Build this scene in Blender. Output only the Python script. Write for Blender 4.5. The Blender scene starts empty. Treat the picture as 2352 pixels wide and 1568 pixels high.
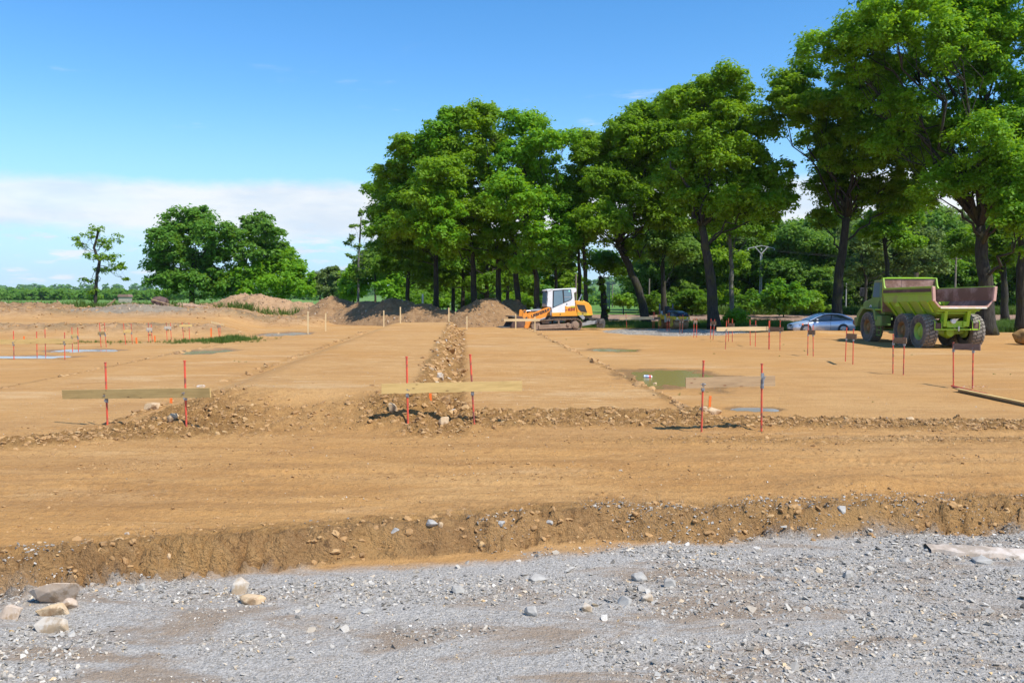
import bpy, bmesh, math, random
import numpy as np
from mathutils import Vector, Matrix, noise as mnoise
random.seed(7)
sc = bpy.context.scene
COL = sc.collection
R = math.radians

# ------------------------------------------------------------------ camera, sky, sun, exposure
cam_d = bpy.data.cameras.new('camera'); cam = bpy.data.objects.new('camera', cam_d); COL.objects.link(cam)
CAMZ = 2.65; PITCH = 3.16
cam.location = (0, 0, CAMZ); cam.rotation_euler = (R(90 - PITCH), 0, 0)
cam_d.sensor_width = 36; cam_d.lens = 36 * 820 / 1024; cam_d.clip_start = 0.1; cam_d.clip_end = 20000
sc.camera = cam
SUNV = Vector((0.58, -0.50, 1.10)).normalized()
SUN_EL = math.asin(SUNV.z); SUN_AZ = math.atan2(SUNV.x, SUNV.y)
sun_d = bpy.data.lights.new('sun', 'SUN'); sun_d.energy = 5.0; sun_d.angle = R(0.53); sun_d.color = (1.0, 0.955, 0.88)
sun = bpy.data.objects.new('sun', sun_d); COL.objects.link(sun)
sun.rotation_euler = SUNV.to_track_quat('Z', 'Y').to_euler(); sun.location = (30, -30, 60)
w = bpy.data.worlds.new('World'); sc.world = w; w.use_nodes = True
def build_world():
    nt = w.node_tree; N = nt.nodes; L = nt.links; N.clear()
    out = N.new('ShaderNodeOutputWorld'); bg = N.new('ShaderNodeBackground'); bg.inputs[1].default_value = 0.126
    sky = N.new('ShaderNodeTexSky'); sky.sky_type = 'NISHITA'; sky.sun_disc = False
    sky.sun_elevation = SUN_EL; sky.sun_rotation = SUN_AZ; sky.altitude = 200
    sky.air_density = 1.0; sky.dust_density = 0.2; sky.ozone_density = 3.2
    hs = N.new('ShaderNodeHueSaturation'); hs.inputs['Saturation'].default_value = 1.30; hs.inputs['Value'].default_value = 1.40
    L.new(sky.outputs[0], hs.inputs['Color'])
    tc = N.new('ShaderNodeTexCoord'); sep = N.new('ShaderNodeSeparateXYZ'); L.new(tc.outputs['Generated'], sep.inputs[0])
    def m(op, a, b=None, clamp=False):
        n = N.new('ShaderNodeMath'); n.operation = op; n.use_clamp = clamp
        for i, v in enumerate((a, b)):
            if v is None: continue
            if isinstance(v, (int, float)): n.inputs[i].default_value = v
            else: L.new(v, n.inputs[i])
        return n.outputs[0]
    def mr(v, a, b, c=0.0, d=1.0):
        n = N.new('ShaderNodeMapRange'); n.interpolation_type = 'SMOOTHSTEP'
        n.inputs[1].default_value = a; n.inputs[2].default_value = b; n.inputs[3].default_value = c; n.inputs[4].default_value = d
        L.new(v, n.inputs[0]); return n.outputs[0]
    def noise(scale, sx, sz, det=6, rough=0.55, off=0.0):
        mp = N.new('ShaderNodeMapping'); mp.inputs['Scale'].default_value = (sx, sx, sz); mp.inputs['Location'].default_value = (off, off * 1.7, 0)
        L.new(tc.outputs['Generated'], mp.inputs[0])
        n = N.new('ShaderNodeTexNoise'); n.inputs['Scale'].default_value = scale; n.inputs['Detail'].default_value = det; n.inputs['Roughness'].default_value = rough
        L.new(mp.outputs[0], n.inputs[0]); return n.outputs[0]
    z = sep.outputs[2]
    # cloud bank low on the horizon with a soft wavy top
    wob = m('MULTIPLY', m('SUBTRACT', noise(9, 1, 1.6, 9, 0.66), 0.5), 0.032)
    slant = m('MULTIPLY', sep.outputs[0], 0.012)
    zt = m('SUBTRACT', m('ADD', z, wob), slant)
    bank = mr(zt, 0.122, 0.140, 1.0, 0.0)
    body = m('MULTIPLY', bank, mr(noise(4, 1, 3.5, 8, 0.62), 0.30, 0.58, 0.80, 1.0))
    lowcut = mr(m('ADD', z, m('MULTIPLY', m('SUBTRACT', noise(9, 1, 4, 5, 0.6, 2.0), 0.5), 0.07)), 0.050, 0.085)
    puffs = m('MULTIPLY', mr(noise(14, 1, 5, 7, 0.6, 5.0), 0.53, 0.66), 0.9)
    c1 = m('MULTIPLY', body, lowcut)
    c2 = m('MULTIPLY', m('SUBTRACT', 1.0, lowcut), puffs)
    wisp = m('MULTIPLY', mr(noise(6, 1, 6, 5, 0.6, 9.0), 0.62, 0.76), m('MULTIPLY', mr(z, 0.14, 0.19), m('MULTIPLY', mr(z, 0.3, 0.2, 0.0, 0.5), 1.0)))
    fac = m('ADD', m('ADD', c1, c2), wisp, clamp=True)
    mix = N.new('ShaderNodeMix'); mix.data_type = 'RGBA'
    hz = N.new('ShaderNodeMix'); hz.data_type = 'RGBA'; L.new(mr(z, 0.0, 0.24, 0.80, 0.0), hz.inputs[0]); L.new(hs.outputs[0], hz.inputs[6]); hz.inputs[7].default_value = (2.6, 4.6, 6.8, 1)
    L.new(fac, mix.inputs[0]); L.new(hz.outputs[2], mix.inputs[6])
    cl = N.new('ShaderNodeMix'); cl.data_type = 'RGBA'
    cl.inputs[6].default_value = (5.0, 5.7, 6.5, 1); cl.inputs[7].default_value = (6.3, 6.6, 6.8, 1)
    L.new(mr(noise(7, 1, 4, 6, 0.6, 3.3), 0.3, 0.6), cl.inputs[0])
    L.new(cl.outputs[2], mix.inputs[7]); L.new(mix.outputs[2], bg.inputs[0]); L.new(bg.outputs[0], out.inputs[0])
build_world()
sc.view_settings.view_transform = 'Standard'; sc.view_settings.look = 'None'
sc.view_settings.exposure = 0.25; sc.view_settings.gamma = 1.0; sc.view_settings.use_curve_mapping = False
sc.render.engine = 'CYCLES'
sc.cycles.max_bounces = 6; sc.cycles.diffuse_bounces = 3; sc.cycles.glossy_bounces = 3; sc.cycles.transmission_bounces = 4
sc.cycles.transparent_max_bounces = 6; sc.cycles.volume_bounces = 0

# ------------------------------------------------------------------ picture-measured places (disp = photograph at 2352 px wide)
F = 1883.5
ct, st = math.cos(R(PITCH)), math.sin(R(PITCH))
def ray(px, py):
    a = (px - 1176) / F; b = (784 - py) / F
    return Vector((a, ct + b * st, -st + b * ct))
def at(px, py, Y):
    d = ray(px, py); return Vector((0, 0, CAMZ)) + d * (Y / d.y)
def gat(px, py, h=0.0):
    d = ray(px, py); return Vector((0, 0, CAMZ)) + d * ((h - CAMZ) / d.z)

# ------------------------------------------------------------------ noise
_rng = np.random.RandomState(11)
_perm = np.concatenate([_rng.permutation(256)] * 3)
_ga = _rng.rand(256) * 2 * np.pi; _gx, _gy = np.cos(_ga), np.sin(_ga)
def perlin(x, y, s=0):
    x = np.asarray(x, float) + s * 17.31; y = np.asarray(y, float) + s * 9.77
    xi = np.floor(x).astype(int); yi = np.floor(y).astype(int); fx = x - xi; fy = y - yi
    u = fx * fx * fx * (fx * (fx * 6 - 15) + 10); v = fy * fy * fy * (fy * (fy * 6 - 15) + 10)
    def g(ix, iy, dx, dy):
        h = _perm[_perm[ix & 255] + (iy & 255)]; return _gx[h] * dx + _gy[h] * dy
    n00 = g(xi, yi, fx, fy); n10 = g(xi + 1, yi, fx - 1, fy); n01 = g(xi, yi + 1, fx, fy - 1); n11 = g(xi + 1, yi + 1, fx - 1, fy - 1)
    return (n00 * (1 - u) + n10 * u) * (1 - v) + (n01 * (1 - u) + n11 * u) * v * 1.0
def fbm(x, y, o=4, s=0, g=0.5):
    t = 0; a = 1.0
    for i in range(o):
        t = t + a * perlin(x * 2 ** i, y * 2 ** i, s + i * 3.1); a *= g
    return t
def billow(x, y, o=4, s=0, g=0.55):
    t = 0; a = 1.0
    for i in range(o):
        t = t + a * (np.abs(perlin(x * 2 ** i, y * 2 ** i, s + i * 2.7)) * 2 - 0.35); a *= g
    return t
def ss(x, a, b):
    t = np.clip((x - a) / (b - a), 0, 1); return t * t * (3 - 2 * t)
def band(x, c, hw, soft):
    return 1 - ss(np.abs(x - c), hw, hw + soft)

# ------------------------------------------------------------------ terrain
PUD = [  # cx, cy, rx, ry, water z, kind, label
 (5.25, 26.6, 1.65, 2.9, 'green', 'long murky green puddle beside the right pad, with a can floating in it'),
 (5.78, 19.15, 0.62, 0.36, 'sky', 'small shallow puddle reflecting pale sky just behind the right near board'),
 (4.95, 40.2, 1.15, 1.3, 'green', 'thin puddle far back to the right of the right pad'),
 (-21.2, 35.8, 1.9, 0.75, 'sky', 'pale puddle at the left edge under the long far board'),
 (-21.0, 40.1, 1.7, 0.9, 'sky', 'narrow pale puddle behind the long left board'),
 (-14.6, 38.9, 1.2, 1.7, 'green', 'dark green puddle alone on the left flat ground'),
 (-15.9, 57.0, 1.6, 2.8, 'sky', 'grey puddle by the two pale wooden stakes'),
]
def bank_y(x):
    return np.interp(x, [-9, -5.25, -3.85, -2.36, -.9, .67, 2.87, 4.56, 6.64, 12], [7.3, 8.27, 8.64, 9.21, 9.48, 10.0, 10.18, 10.28, 10.51, 11.0]) + 0.16 * perlin(x * 0.8, 0 * x + 3.3, 5) + 0.13 * perlin(x * 2.1, 0 * x + 1.1, 6) + 0.05 * perlin(x * 6.0, 0 * x + 5.1, 7)
def berm_y(x):
    return np.interp(x, [-14, -9.1, -7.2, -4.9, -1.6, 2, 5.6, 10.4, 16], [12.6, 14.5, 15.45, 15.96, 16.8, 17.1, 16.9, 16.5, 16.1]) + 0.15 * perlin(x * 0.45, 0 * x + 8.1, 2) + 0.1 * perlin(x * 1.7, 0 * x + 8.1, 3)
def uu(x, y): return x + 0.059 * (y - 17.0)
def fields(x, y):
    u = uu(x, y) + 0.10 * perlin(x * 0.9, y * 0.35, 31)
    f = {}
    along = ss(y, 15.2, 17.8) * (1 - ss(y, 62.2, 64.0))
    p1 = ss(u, -8.3, -5.7) * (1 - ss(u, -2.0, -1.2)) * along
    p2 = ss(u, -1.3, -0.8) * (1 - ss(u, 3.95, 4.35)) * ss(y, 16.8, 17.6) * (1 - ss(y, 62.3, 63.5))
    f['p1'], f['p2'] = p1, p2
    inlen = ss(y, 16.0, 17.5) * (1 - ss(y, 62, 63.5))
    slope = band(u, -1.55, 0.40, 0.35) * ss(y, 14.9, 16.2) * (1 - ss(y, 62, 63.5))
    wv = 0.35 + 0.9 * ss(perlin(x * 0.6, y * 0.45, 131), -.35, .45)
    e_r = band(u, 4.15, 0.12, 0.22) * inlen * wv
    e_l = band(u, -8.25, 0.05, 0.20) * inlen * wv * .8
    e_ll = band(u, -14.2, 0.05, 0.25) * ss(y, 20, 22) * (1 - ss(y, 60, 62)) * 0.7
    bw = band(y, berm_y(x), 0.42, 0.45) * (1 - 0.65 * band(x, -4.1, 0.9, 0.8))
    heap_a = np.exp(-(((x + 6.6) / 1.5) ** 2 + ((y - 16.4) / 1.25) ** 2))
    heap_b = np.exp(-(((x + 1.5) / 1.3) ** 2 + ((y - 16.6) / 1.2) ** 2))
    berm2 = band(y, 14.9 + 0.2 * perlin(x * .5, x * 0, 9), 0.15, 0.5) * ss(x, 0.5, 3.5)
    bt = bank_y(x)
    rim = band(y, bt + 0.12, 0.10, 0.35)
    bank = band(y, bt - 0.16, 0.17, 0.18)
    f['clod'] = np.clip(slope * 1.1 + e_r + e_l * .8 + e_ll * .6 + bw + heap_a * 0.9 + heap_b * .8 + berm2 * 0.45, 0, 1)
    f['slope'] = slope
    f['bank'] = bank; f['rim'] = rim
    f['bw'] = bw; f['heap'] = np.clip(heap_a + heap_b, 0, 1)
    f['edge'] = np.clip(e_r + e_l + e_ll, 0, 1)
    f['berm2'] = berm2
    # zones
    gn = perlin(x * 0.8, y * 1.4, 12) * 0.22 + perlin(x * 3, y * 5, 13) * 0.12
    gb = bt - 0.40 - 0.42 * band(x, -0.3, 1.2, 1.2)
    f['gravel'] = 1 - ss(y + gn, gb - 0.15, gb + 0.22)
    gp = ((x - 12.0) / 5.3) ** 2 + ((y - 60.5) / 6.0) ** 2 + perlin(x * .6, y * .6, 14) * 0.4
    f['gpad'] = 1 - ss(gp, 0.8, 1.05)
    yedge = 63.0 + 5.0 * band(x, 11.5, 5.0, 3.0) + 2.5 * perlin(x * 0.12, x * 0, 15) - 0.14 * np.clip(x - 14, 0, 60)
    right = ss(x, 3.0, 7.0)
    f['grass'] = np.clip(right * ss(y, yedge - .8, yedge + .8) * (1 - (1 - ss(x, 17, 18.5)) * (1 - ss(y, 67.4, 68.2))) * (1 - ss(y, 79, 81.5)) , 0, 1)
    f['plow'] = ss(x, -8, -3) * ss(y, 79, 81.5) * (1 - ss(y, 116, 119))
    f['meadow'] = np.clip(ss(y, 116, 120) + ss(y, 92, 97) * (1 - ss(x, -8, -3)), 0, 1)
    lg = band(y, 46.8 + 0.08 * (x + 20), 0.5, 1.5) * band(x, -21, 5.0, 3) * (0.12 + 0.7 * perlin(x * .7, y * .7, 41))
    lg2 = np.exp(-(((x + 17.4) / 2.0) ** 2 + ((y - 48.6) / 1.6) ** 2)) * 1.2
    f['weeds'] = np.clip(lg + lg2, 0, 1)
    left = 1 - ss(x, -19, -15)
    t1 = (1 - ss(x + 0.25 * (y - 55), -21, -17)) * ss(y, 53.2 + 1.2 * perlin(x * .2, x * 0, 21), 57.4)
    t2 = (1 - ss(x, -19, -16)) * ss(y, 66.5 + 1.0 * perlin(x * .25, x * 0, 22), 71.5)
    f['t1'], f['t2'] = t1, t2
    f['tier'] = np.clip(t1 * (1 - ss(y, 57, 59)) + t2 * (1 - ss(y, 74, 90)), 0, 1)
    f['greyheap'] = np.exp(-(((x + 30.5) / 4.5) ** 2 + ((y - 70.5) / 3) ** 2)) * 0.9
    f['drysand'] = band(y, 60, 5, 5) * band(x, -17, 5, 4)
    return f
def pud_r(x, y, p):
    return np.sqrt(((x - p[0]) / p[2]) ** 2 + ((y - p[1]) / p[3]) ** 2) + 0.55 * perlin(x * 1.1 + p[0], y * 0.9, 51) + 0.22 * perlin(x * 4, y * 2.6, 52)
def height(x, y, f=None, fine=True):
    x = np.asarray(x, float); y = np.asarray(y, float)
    if f is None: f = fields(x, y)
    z = 0.015 * fbm(x * 0.25, y * 0.25, 2, 61)
    z = z + 0.66 * f['p1'] + 0.15 * f['p2'] * (1 - f['p1'])
    u = uu(x, y)
    z = z + 0.05 * band(u, -11.2, 2.7, 0.3) * ss(y, 20, 22) * (1 - ss(y, 60, 62))
    z = z - 0.28 * (1 - ss(y, bank_y(x) - 0.36 - 0.22 * perlin(x * .55, x * 0 + .7, 185), bank_y(x) + 0.04))
    z = z + 0.08 * f['bw'] + 0.13 * f['heap'] + 0.03 * f['berm2'] + 0.0 * f['rim'] + 0.05 * f['edge']
    z = z + 0.17 * np.exp(-(((x - 5.0) / 1.0) ** 2 + ((y - 11.35) / 0.38) ** 2))
    z = z + 0.33 * np.exp(-(((x - 20.0) / 4.2) ** 2 + ((y - 55.6) / 1.4) ** 2)) + 0.27 * np.exp(-(((x - 25.5) / 2.6) ** 2 + ((y - 56.0) / 1.3) ** 2))
    z = z + 0.30 * np.exp(-(((x - 29.5) / 5.0) ** 2 + ((y - 48.5) / 1.4) ** 2)) * ss(x, 25, 28)
    z = z + 0.72 * f['t1'] + 0.78 * f['t2']
    z = z + 0.15 * f['greyheap'] * f['t2']
    z = z - 1.3 * ss(y, 76, 110) * (1 - ss(x, -19, -12))
    # land beyond: falls to a valley, then rises to far hills
    z = z - 9.0 * ss(y, 230, 520) * ss(x / np.maximum(y, 1), -0.30, 0.02)
    far = ss(y, 900, 3600); z = z + far * (52 + 40 * fbm(x * 0.0011, y * 0.0009, 3, 71) )* (0.35 + 0.65 * ss(x / np.maximum(y, 1), -0.45, 0.12))
    if fine:
        amp = np.clip(1 - y / 140, 0, 1)
        z = z + amp * f['clod'] * (0.085 * billow(x * 2.6, y * 2.6, 4, 81) + 0.05 * billow(x * 7, y * 6, 3, 181) - 0.01)
        z = z + amp * f['slope'] * (0.13 * billow(x * 1.6, y * 1.3, 4, 82) + 0.05 * billow(x * 5, y * 3, 3, 182))
        z = z + f['bank'] * (0.11 * billow(x * 1.7, y * 2.6, 5, 83) + 0.085 * billow(x * 5, y * 6, 4, 183)) * (0.5 + ss(perlin(x * .6, x * 0, 184), -.3, .4)) + f['rim'] * 0.045 * billow(x * 3, y * 4, 4, 84)
        z = z + f['heap'] * 0.12 * billow(x * 2.0, y * 2.0, 4, 85)
        road = ss(y, bank_y(x), bank_y(x) + 0.4) * (1 - ss(y, 16.3, 17.2))
        z = z + road * (0.028 * fbm(x * 0.25, y * 2.0, 3, 91) + 0.014 * billow(x * 1.5, y * 5.0, 3, 92) + 0.010 * billow(x * 6, y * 9, 3, 192))
        # wheel lanes with tread marks pressed into the haul road
        for yc, amp_, k_ in ((12.35, .022, 0.10), (13.75, .018, -0.06), (11.2, .016, 0.05)):
            cl_ = y - yc - k_ * x - 0.25 * perlin(x * .25, x * 0 + yc, 141); ln = band(cl_, 0, .20, .10); z = z - road * ln * amp_ * (0.8 + 0.5 * np.sin(x * 38 + 6 * np.abs(cl_) * 4) * ss(perlin(x * .5, y * .5, 143), -.1, .25))
            z = z + road * band(np.abs(cl_), .36, .03, .07) * amp_ * (0.5 + 1.2 * np.clip(billow(x * 5, y * 7, 3, 144), 0, 1))
        z = z + road * 0.040 * np.clip(perlin(x * 0.5, y * 1.3, 93) - 0.12, 0, 1) * billow(x * 7, y * 7, 3, 94)
        smooth_ = (1 - road) * amp * (1 - f['gravel'])
        z = z + smooth_ * 0.006 * fbm(x * 1.1, y * 1.1, 3, 95)
        z = z + f['gravel'] * (0.022 * fbm(x * 0.9, y * 1.6, 3, 96) + 0.008 * fbm(x * 9, y * 9, 3, 97))
        z = z + f['tier'] * 0.20 * billow(x * 0.75, y * 0.55, 4, 98) + f['tier'] * 0.15 * fbm(x * .3, y * .3, 2, 99)
        z = z + f['plow'] * 0.10 * fbm(x * 0.9, y * 0.9, 2, 100)
        z = z + f['weeds'] * 0.03 * billow(x * 2, y * 2, 2, 101)
        for p in PUD:
            r = pud_r(x, y, p)
            near = 1 - ss(r, 1.0, 1.35)
            z = np.where(near > 0, z * (1 - near) + near * (-0.045 + 0.075 * ss(r, 0.55, 1.35)), z)
    return z
def hitg(px, py, tmin=5.0):
    d = ray(px, py); t = np.geomspace(tmin, 400, 2600) / d.y; X = d.x * t; Y = d.y * t; Z = CAMZ + d.z * t
    H = height(X, Y, None, False); k = int(np.argmax(Z < H)); return Vector((X[k], Y[k], H[k]))
def gz(x, y):
    return float(height(np.array([x]), np.array([y]))[0])

# ------------------------------------------------------------------ object helpers
def tag(o, label=None, cat=None, group=None, kind=None):
    if label: o['label'] = label
    if cat: o['category'] = cat
    if group: o['group'] = group
    if kind: o['kind'] = kind
    return o
def empty(name, loc, rz=0.0, label=None, cat=None, group=None):
    o = bpy.data.objects.new(name, None); COL.objects.link(o); o.location = loc; o.rotation_euler = (0, 0, rz)
    o.empty_display_size = 0.2
    return tag(o, label, cat, group)
def mesh_np(name, v, faces, mat=None, smooth=False):
    me = bpy.data.meshes.new(name); v = np.asarray(v, np.float32); faces = np.asarray(faces, np.int32)
    k = faces.shape[1]
    me.vertices.add(len(v)); me.vertices.foreach_set('co', v.ravel())
    me.loops.add(faces.size); me.loops.foreach_set('vertex_index', faces.ravel())
    me.polygons.add(len(faces)); me.polygons.foreach_set('loop_start', np.arange(0, faces.size, k, dtype=np.int32))
    me.update(calc_edges=True)
    if smooth: me.polygons.foreach_set('use_smooth', np.ones(len(faces), bool))
    else: me.polygons.foreach_set('use_smooth', np.zeros(len(faces), bool))
    if mat: me.materials.append(mat)
    return me
def link(name, me, parent=None):
    o = bpy.data.objects.new(name, me); COL.objects.link(o)
    if parent is not None: o.parent = parent
    return o
class MB:
    def __init__(s): s.v = []; s.f = []
    def add(s, vs, fs):
        n = len(s.v); s.v += [tuple(p) for p in vs]; s.f += [tuple(i + n for i in f) for f in fs]; return s
    def box(s, c, d, rot=None):
        x, y, z = d[0] / 2, d[1] / 2, d[2] / 2
        vs = [Vector(p) for p in ((-x, -y, -z), (x, -y, -z), (x, y, -z), (-x, y, -z), (-x, -y, z), (x, -y, z), (x, y, z), (-x, y, z))]
        if rot is not None: vs = [rot @ p for p in vs]
        c = Vector(c)
        return s.add([p + c for p in vs], [(0, 3, 2, 1), (4, 5, 6, 7), (0, 1, 5, 4), (1, 2, 6, 5), (2, 3, 7, 6), (3, 0, 4, 7)])
    def bar(s, a, b, wd, hd):
        a, b = Vector(a), Vector(b); d = b - a; q = d.to_track_quat('X', 'Z').to_matrix()
        return s.box((a + b) / 2, (d.length, wd, hd), q)
    def tube(s, pts, rad, n=8, cap=True):
        pts = [Vector(p) for p in pts]
        if not hasattr(rad, '__len__'): rad = [rad] * len(pts)
        base = len(s.v); ref = None
        for i, p in enumerate(pts):
            t = (pts[min(i + 1, len(pts) - 1)] - pts[max(i - 1, 0)]).normalized()
            if ref is None:
                ref = t.orthogonal().normalized()
            ref = (ref - t * ref.dot(t)).normalized(); b = t.cross(ref)
            for k in range(n):
                a = 2 * math.pi * k / n
                s.v.append(tuple(p + (ref * math.cos(a) + b * math.sin(a)) * rad[i]))
        for i in range(len(pts) - 1):
            for k in range(n):
                a = base + i * n + k; b2 = base + i * n + (k + 1) % n
                s.f.append((a, b2, b2 + n, a + n))
        if cap:
            s.f.append(tuple(base + k for k in range(n))[::-1]); s.f.append(tuple(base + (len(pts) - 1) * n + k for k in range(n)))
        return s
    def prism(s, poly, y0, y1):   # poly of (x, z), extruded along y
        n = len(poly)
        vs = [(p[0], y0, p[1]) for p in poly] + [(p[0], y1, p[1]) for p in poly]
        area = sum(poly[i][0] * poly[(i + 1) % n][1] - poly[(i + 1) % n][0] * poly[i][1] for i in range(n))
        a, b = tuple(range(n)), tuple(range(n, 2 * n))
        fs = [a if area * (y1 - y0) > 0 else a[::-1], b[::-1] if area * (y1 - y0) > 0 else b]
        for i in range(n):
            q = (i, i + n, (i + 1) % n + n, (i + 1) % n)
            fs.append(q if area * (y1 - y0) > 0 else q[::-1])
        return s.add(vs, fs)
    def loft(s, secs, close=False, caps=False):
        n = len(secs[0]); base = len(s.v)
        for c in secs: s.v += [tuple(p) for p in c]
        for i in range(len(secs) - 1):
            for k in range(n if close else n - 1):
                a = base + i * n + k; b = base + i * n + (k + 1) % n
                s.f.append((a, b, b + n, a + n))
        if caps:
            s.f.append(tuple(base + k for k in range(n))[::-1]); s.f.append(tuple(base + (len(secs) - 1) * n + k for k in range(n)))
        return s
    def lathe(s, prof, c, axis='y', n=24):   # prof of (radius, offset along the axis)
        secs = []
        for k in range(n + 1):
            a = 2 * math.pi * k / n; row = []
            for r, h in prof:
                if axis == 'y': row.append((c[0] + r * math.cos(a), c[1] + h, c[2] + r * math.sin(a)))
                elif axis == 'x': row.append((c[0] + h, c[1] + r * math.cos(a), c[2] + r * math.sin(a)))
                else: row.append((c[0] + r * math.cos(a), c[1] + r * math.sin(a), c[2] + h))
            secs.append(row)
        return s.loft(secs)
    def build(s, name, mat, parent=None, smooth=False, bevel=0.0, sharp=35):
        bm = bmesh.new(); vs = [bm.verts.new(p) for p in s.v]
        for f in s.f:
            try: bm.faces.new([vs[i] for i in f])
            except Exception: pass
        bmesh.ops.remove_doubles(bm, verts=bm.verts, dist=1e-5)
        bmesh.ops.recalc_face_normals(bm, faces=bm.faces)
        if bevel > 0:
            es = [e for e in bm.edges if len(e.link_faces) == 2 and e.calc_face_angle(0) > R(30)]
            try: bmesh.ops.bevel(bm, geom=es, offset=bevel, segments=1, affect='EDGES', clamp_overlap=True)
            except Exception: pass
        if smooth:
            for f in bm.faces: f.smooth = True
            for e in bm.edges:
                if len(e.link_faces) == 2 and e.calc_face_angle(0) > R(sharp): e.smooth = False
        me = bpy.data.meshes.new(name); bm.to_mesh(me); bm.free()
        if mat: me.materials.append(mat)
        return link(name, me, parent)
def copy_tree(o, parent=None):
    c = o.copy(); COL.objects.link(c)
    if parent is not None: c.parent = parent
    for ch in list(o.children): copy_tree(ch, c)
    return c

# ------------------------------------------------------------------ materials
def nodes_of(name):
    m = bpy.data.materials.new(name); m.use_nodes = True
    nt = m.node_tree; b = nt.nodes['Principled BSDF']; return m, nt, b
def nz(nt, scale, det=4, rough=0.55, coord='Object', stretch=None, dist=0.0):
    tc = nt.nodes.new('ShaderNodeTexCoord'); n = nt.nodes.new('ShaderNodeTexNoise')
    n.inputs['Scale'].default_value = scale; n.inputs['Detail'].default_value = det; n.inputs['Roughness'].default_value = rough; n.inputs['Distortion'].default_value = dist
    if stretch:
        mp = nt.nodes.new('ShaderNodeMapping'); mp.inputs['Scale'].default_value = stretch
        nt.links.new(tc.outputs[coord], mp.inputs[0]); nt.links.new(mp.outputs[0], n.inputs[0])
    else: nt.links.new(tc.outputs[coord], n.inputs[0])
    return n.outputs[0]
def rng_(nt, v, a, b, c=0.0, d=1.0):
    n = nt.nodes.new('ShaderNodeMapRange'); n.interpolation_type = 'SMOOTHSTEP'
    for i, k in enumerate((a, b, c, d)): n.inputs[i + 1].default_value = k
    nt.links.new(v, n.inputs[0]); return n.outputs[0]
def mixc(nt, f, a, b):
    n = nt.nodes.new('ShaderNodeMix'); n.data_type = 'RGBA'
    for i, v in ((0, f), (6, a), (7, b)):
        if isinstance(v, (int, float)): n.inputs[i].default_value = v
        elif isinstance(v, tuple): n.inputs[i].default_value = v + (1,) if len(v) == 3 else v
        else: nt.links.new(v, n.inputs[i])
    return n.outputs[2]
def mth(nt, op, a, b=None, clamp=False):
    n = nt.nodes.new('ShaderNodeMath'); n.operation = op; n.use_clamp = clamp
    for i, v in enumerate((a, b)):
        if v is None: continue
        if isinstance(v, (int, float)): n.inputs[i].default_value = v
        else: nt.links.new(v, n.inputs[i])
    return n.outputs[0]
def attr(nt, name):
    n = nt.nodes.new('ShaderNodeAttribute'); n.attribute_name = name; return n.outputs['Fac']
def bump(nt, b, h, strength, dist):
    n = nt.nodes.new('ShaderNodeBump'); n.inputs['Strength'].default_value = strength; n.inputs['Distance'].default_value = dist
    nt.links.new(h, n.inputs['Height']); nt.links.new(n.outputs[0], b.inputs['Normal'])
def mat2(name, c1, c2=None, rough=0.6, scale=3.0, metal=0.0, bmp=0.0, lo=0.35, hi=0.65, stretch=None, dirt=None, dirt_amt=0.0, spec=0.5, rnd=0.0):
    m, nt, b = nodes_of(name)
    c2 = c2 or tuple(k * 0.8 for k in c1)
    n = nz(nt, scale, 6, 0.6, stretch=stretch)
    col = mixc(nt, rng_(nt, n, lo, hi), c1, c2)
    if dirt:
        col = mixc(nt, rng_(nt, nz(nt, scale * 0.6, 8, 0.7), 0.62 - dirt_amt * 0.35, 0.72 - dirt_amt * 0.25), col, dirt)
    if rnd:
        oi = nt.nodes.new('ShaderNodeObjectInfo'); hs = nt.nodes.new('ShaderNodeHueSaturation')
        nt.links.new(mth(nt, 'ADD', mth(nt, 'MULTIPLY', oi.outputs['Random'], rnd), 1 - rnd / 2), hs.inputs['Value'])
        nt.links.new(col, hs.inputs['Color']); col = hs.outputs[0]
    nt.links.new(col, b.inputs['Base Color']); b.inputs['Roughness'].default_value = rough; b.inputs['Metallic'].default_value = metal
    b.inputs['Specular IOR Level'].default_value = spec
    if bmp: bump(nt, b, n, 0.6, bmp)
    return m
M = {}
def leaf_mat(name, c1, c2, tr=(0.16, 0.30, 0.02), dryness=0.0):
    m, nt, b = nodes_of(name)
    g = nt.nodes.new('ShaderNodeNewGeometry')
    oi = nt.nodes.new('ShaderNodeObjectInfo')
    big = nz(nt, 0.35, 3, 0.5, 'Object')
    col = mixc(nt, g.outputs['Random Per Island'], c1, c2)
    col = mixc(nt, rng_(nt, big, 0.4, 0.62, 0.0, 0.6), col, tuple(k * s for k, s in zip(c2, (1.12, 1.08, 0.9))))
    hs = nt.nodes.new('ShaderNodeHueSaturation'); nt.links.new(col, hs.inputs['Color'])
    nt.links.new(mth(nt, 'ADD', mth(nt, 'MULTIPLY', oi.outputs['Random'], 0.03), 0.487), hs.inputs['Hue'])
    nt.links.new(mth(nt, 'ADD', mth(nt, 'MULTIPLY', oi.outputs['Random'], 0.3), 0.85), hs.inputs['Value'])
    nt.links.new(hs.outputs[0], b.inputs['Base Color']); b.inputs['Roughness'].default_value = 0.55; b.inputs['Specular IOR Level'].default_value = 0.25
    t = nt.nodes.new('ShaderNodeBsdfTranslucent'); t.inputs[0].default_value = tr + (1,)
    ad = nt.nodes.new('ShaderNodeMixShader'); ad.inputs[0].default_value = 0.43
    nt.links.new(b.outputs[0], ad.inputs[1]); nt.links.new(t.outputs[0], ad.inputs[2]); nt.links.new(ad.outputs[0], nt.nodes['Material Output'].inputs[0])
    return m
M['leaf'] = leaf_mat('oak_leaf', (0.098, 0.205, 0.008), (0.160, 0.295, 0.012), (0.34, 0.56, 0.015))
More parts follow.
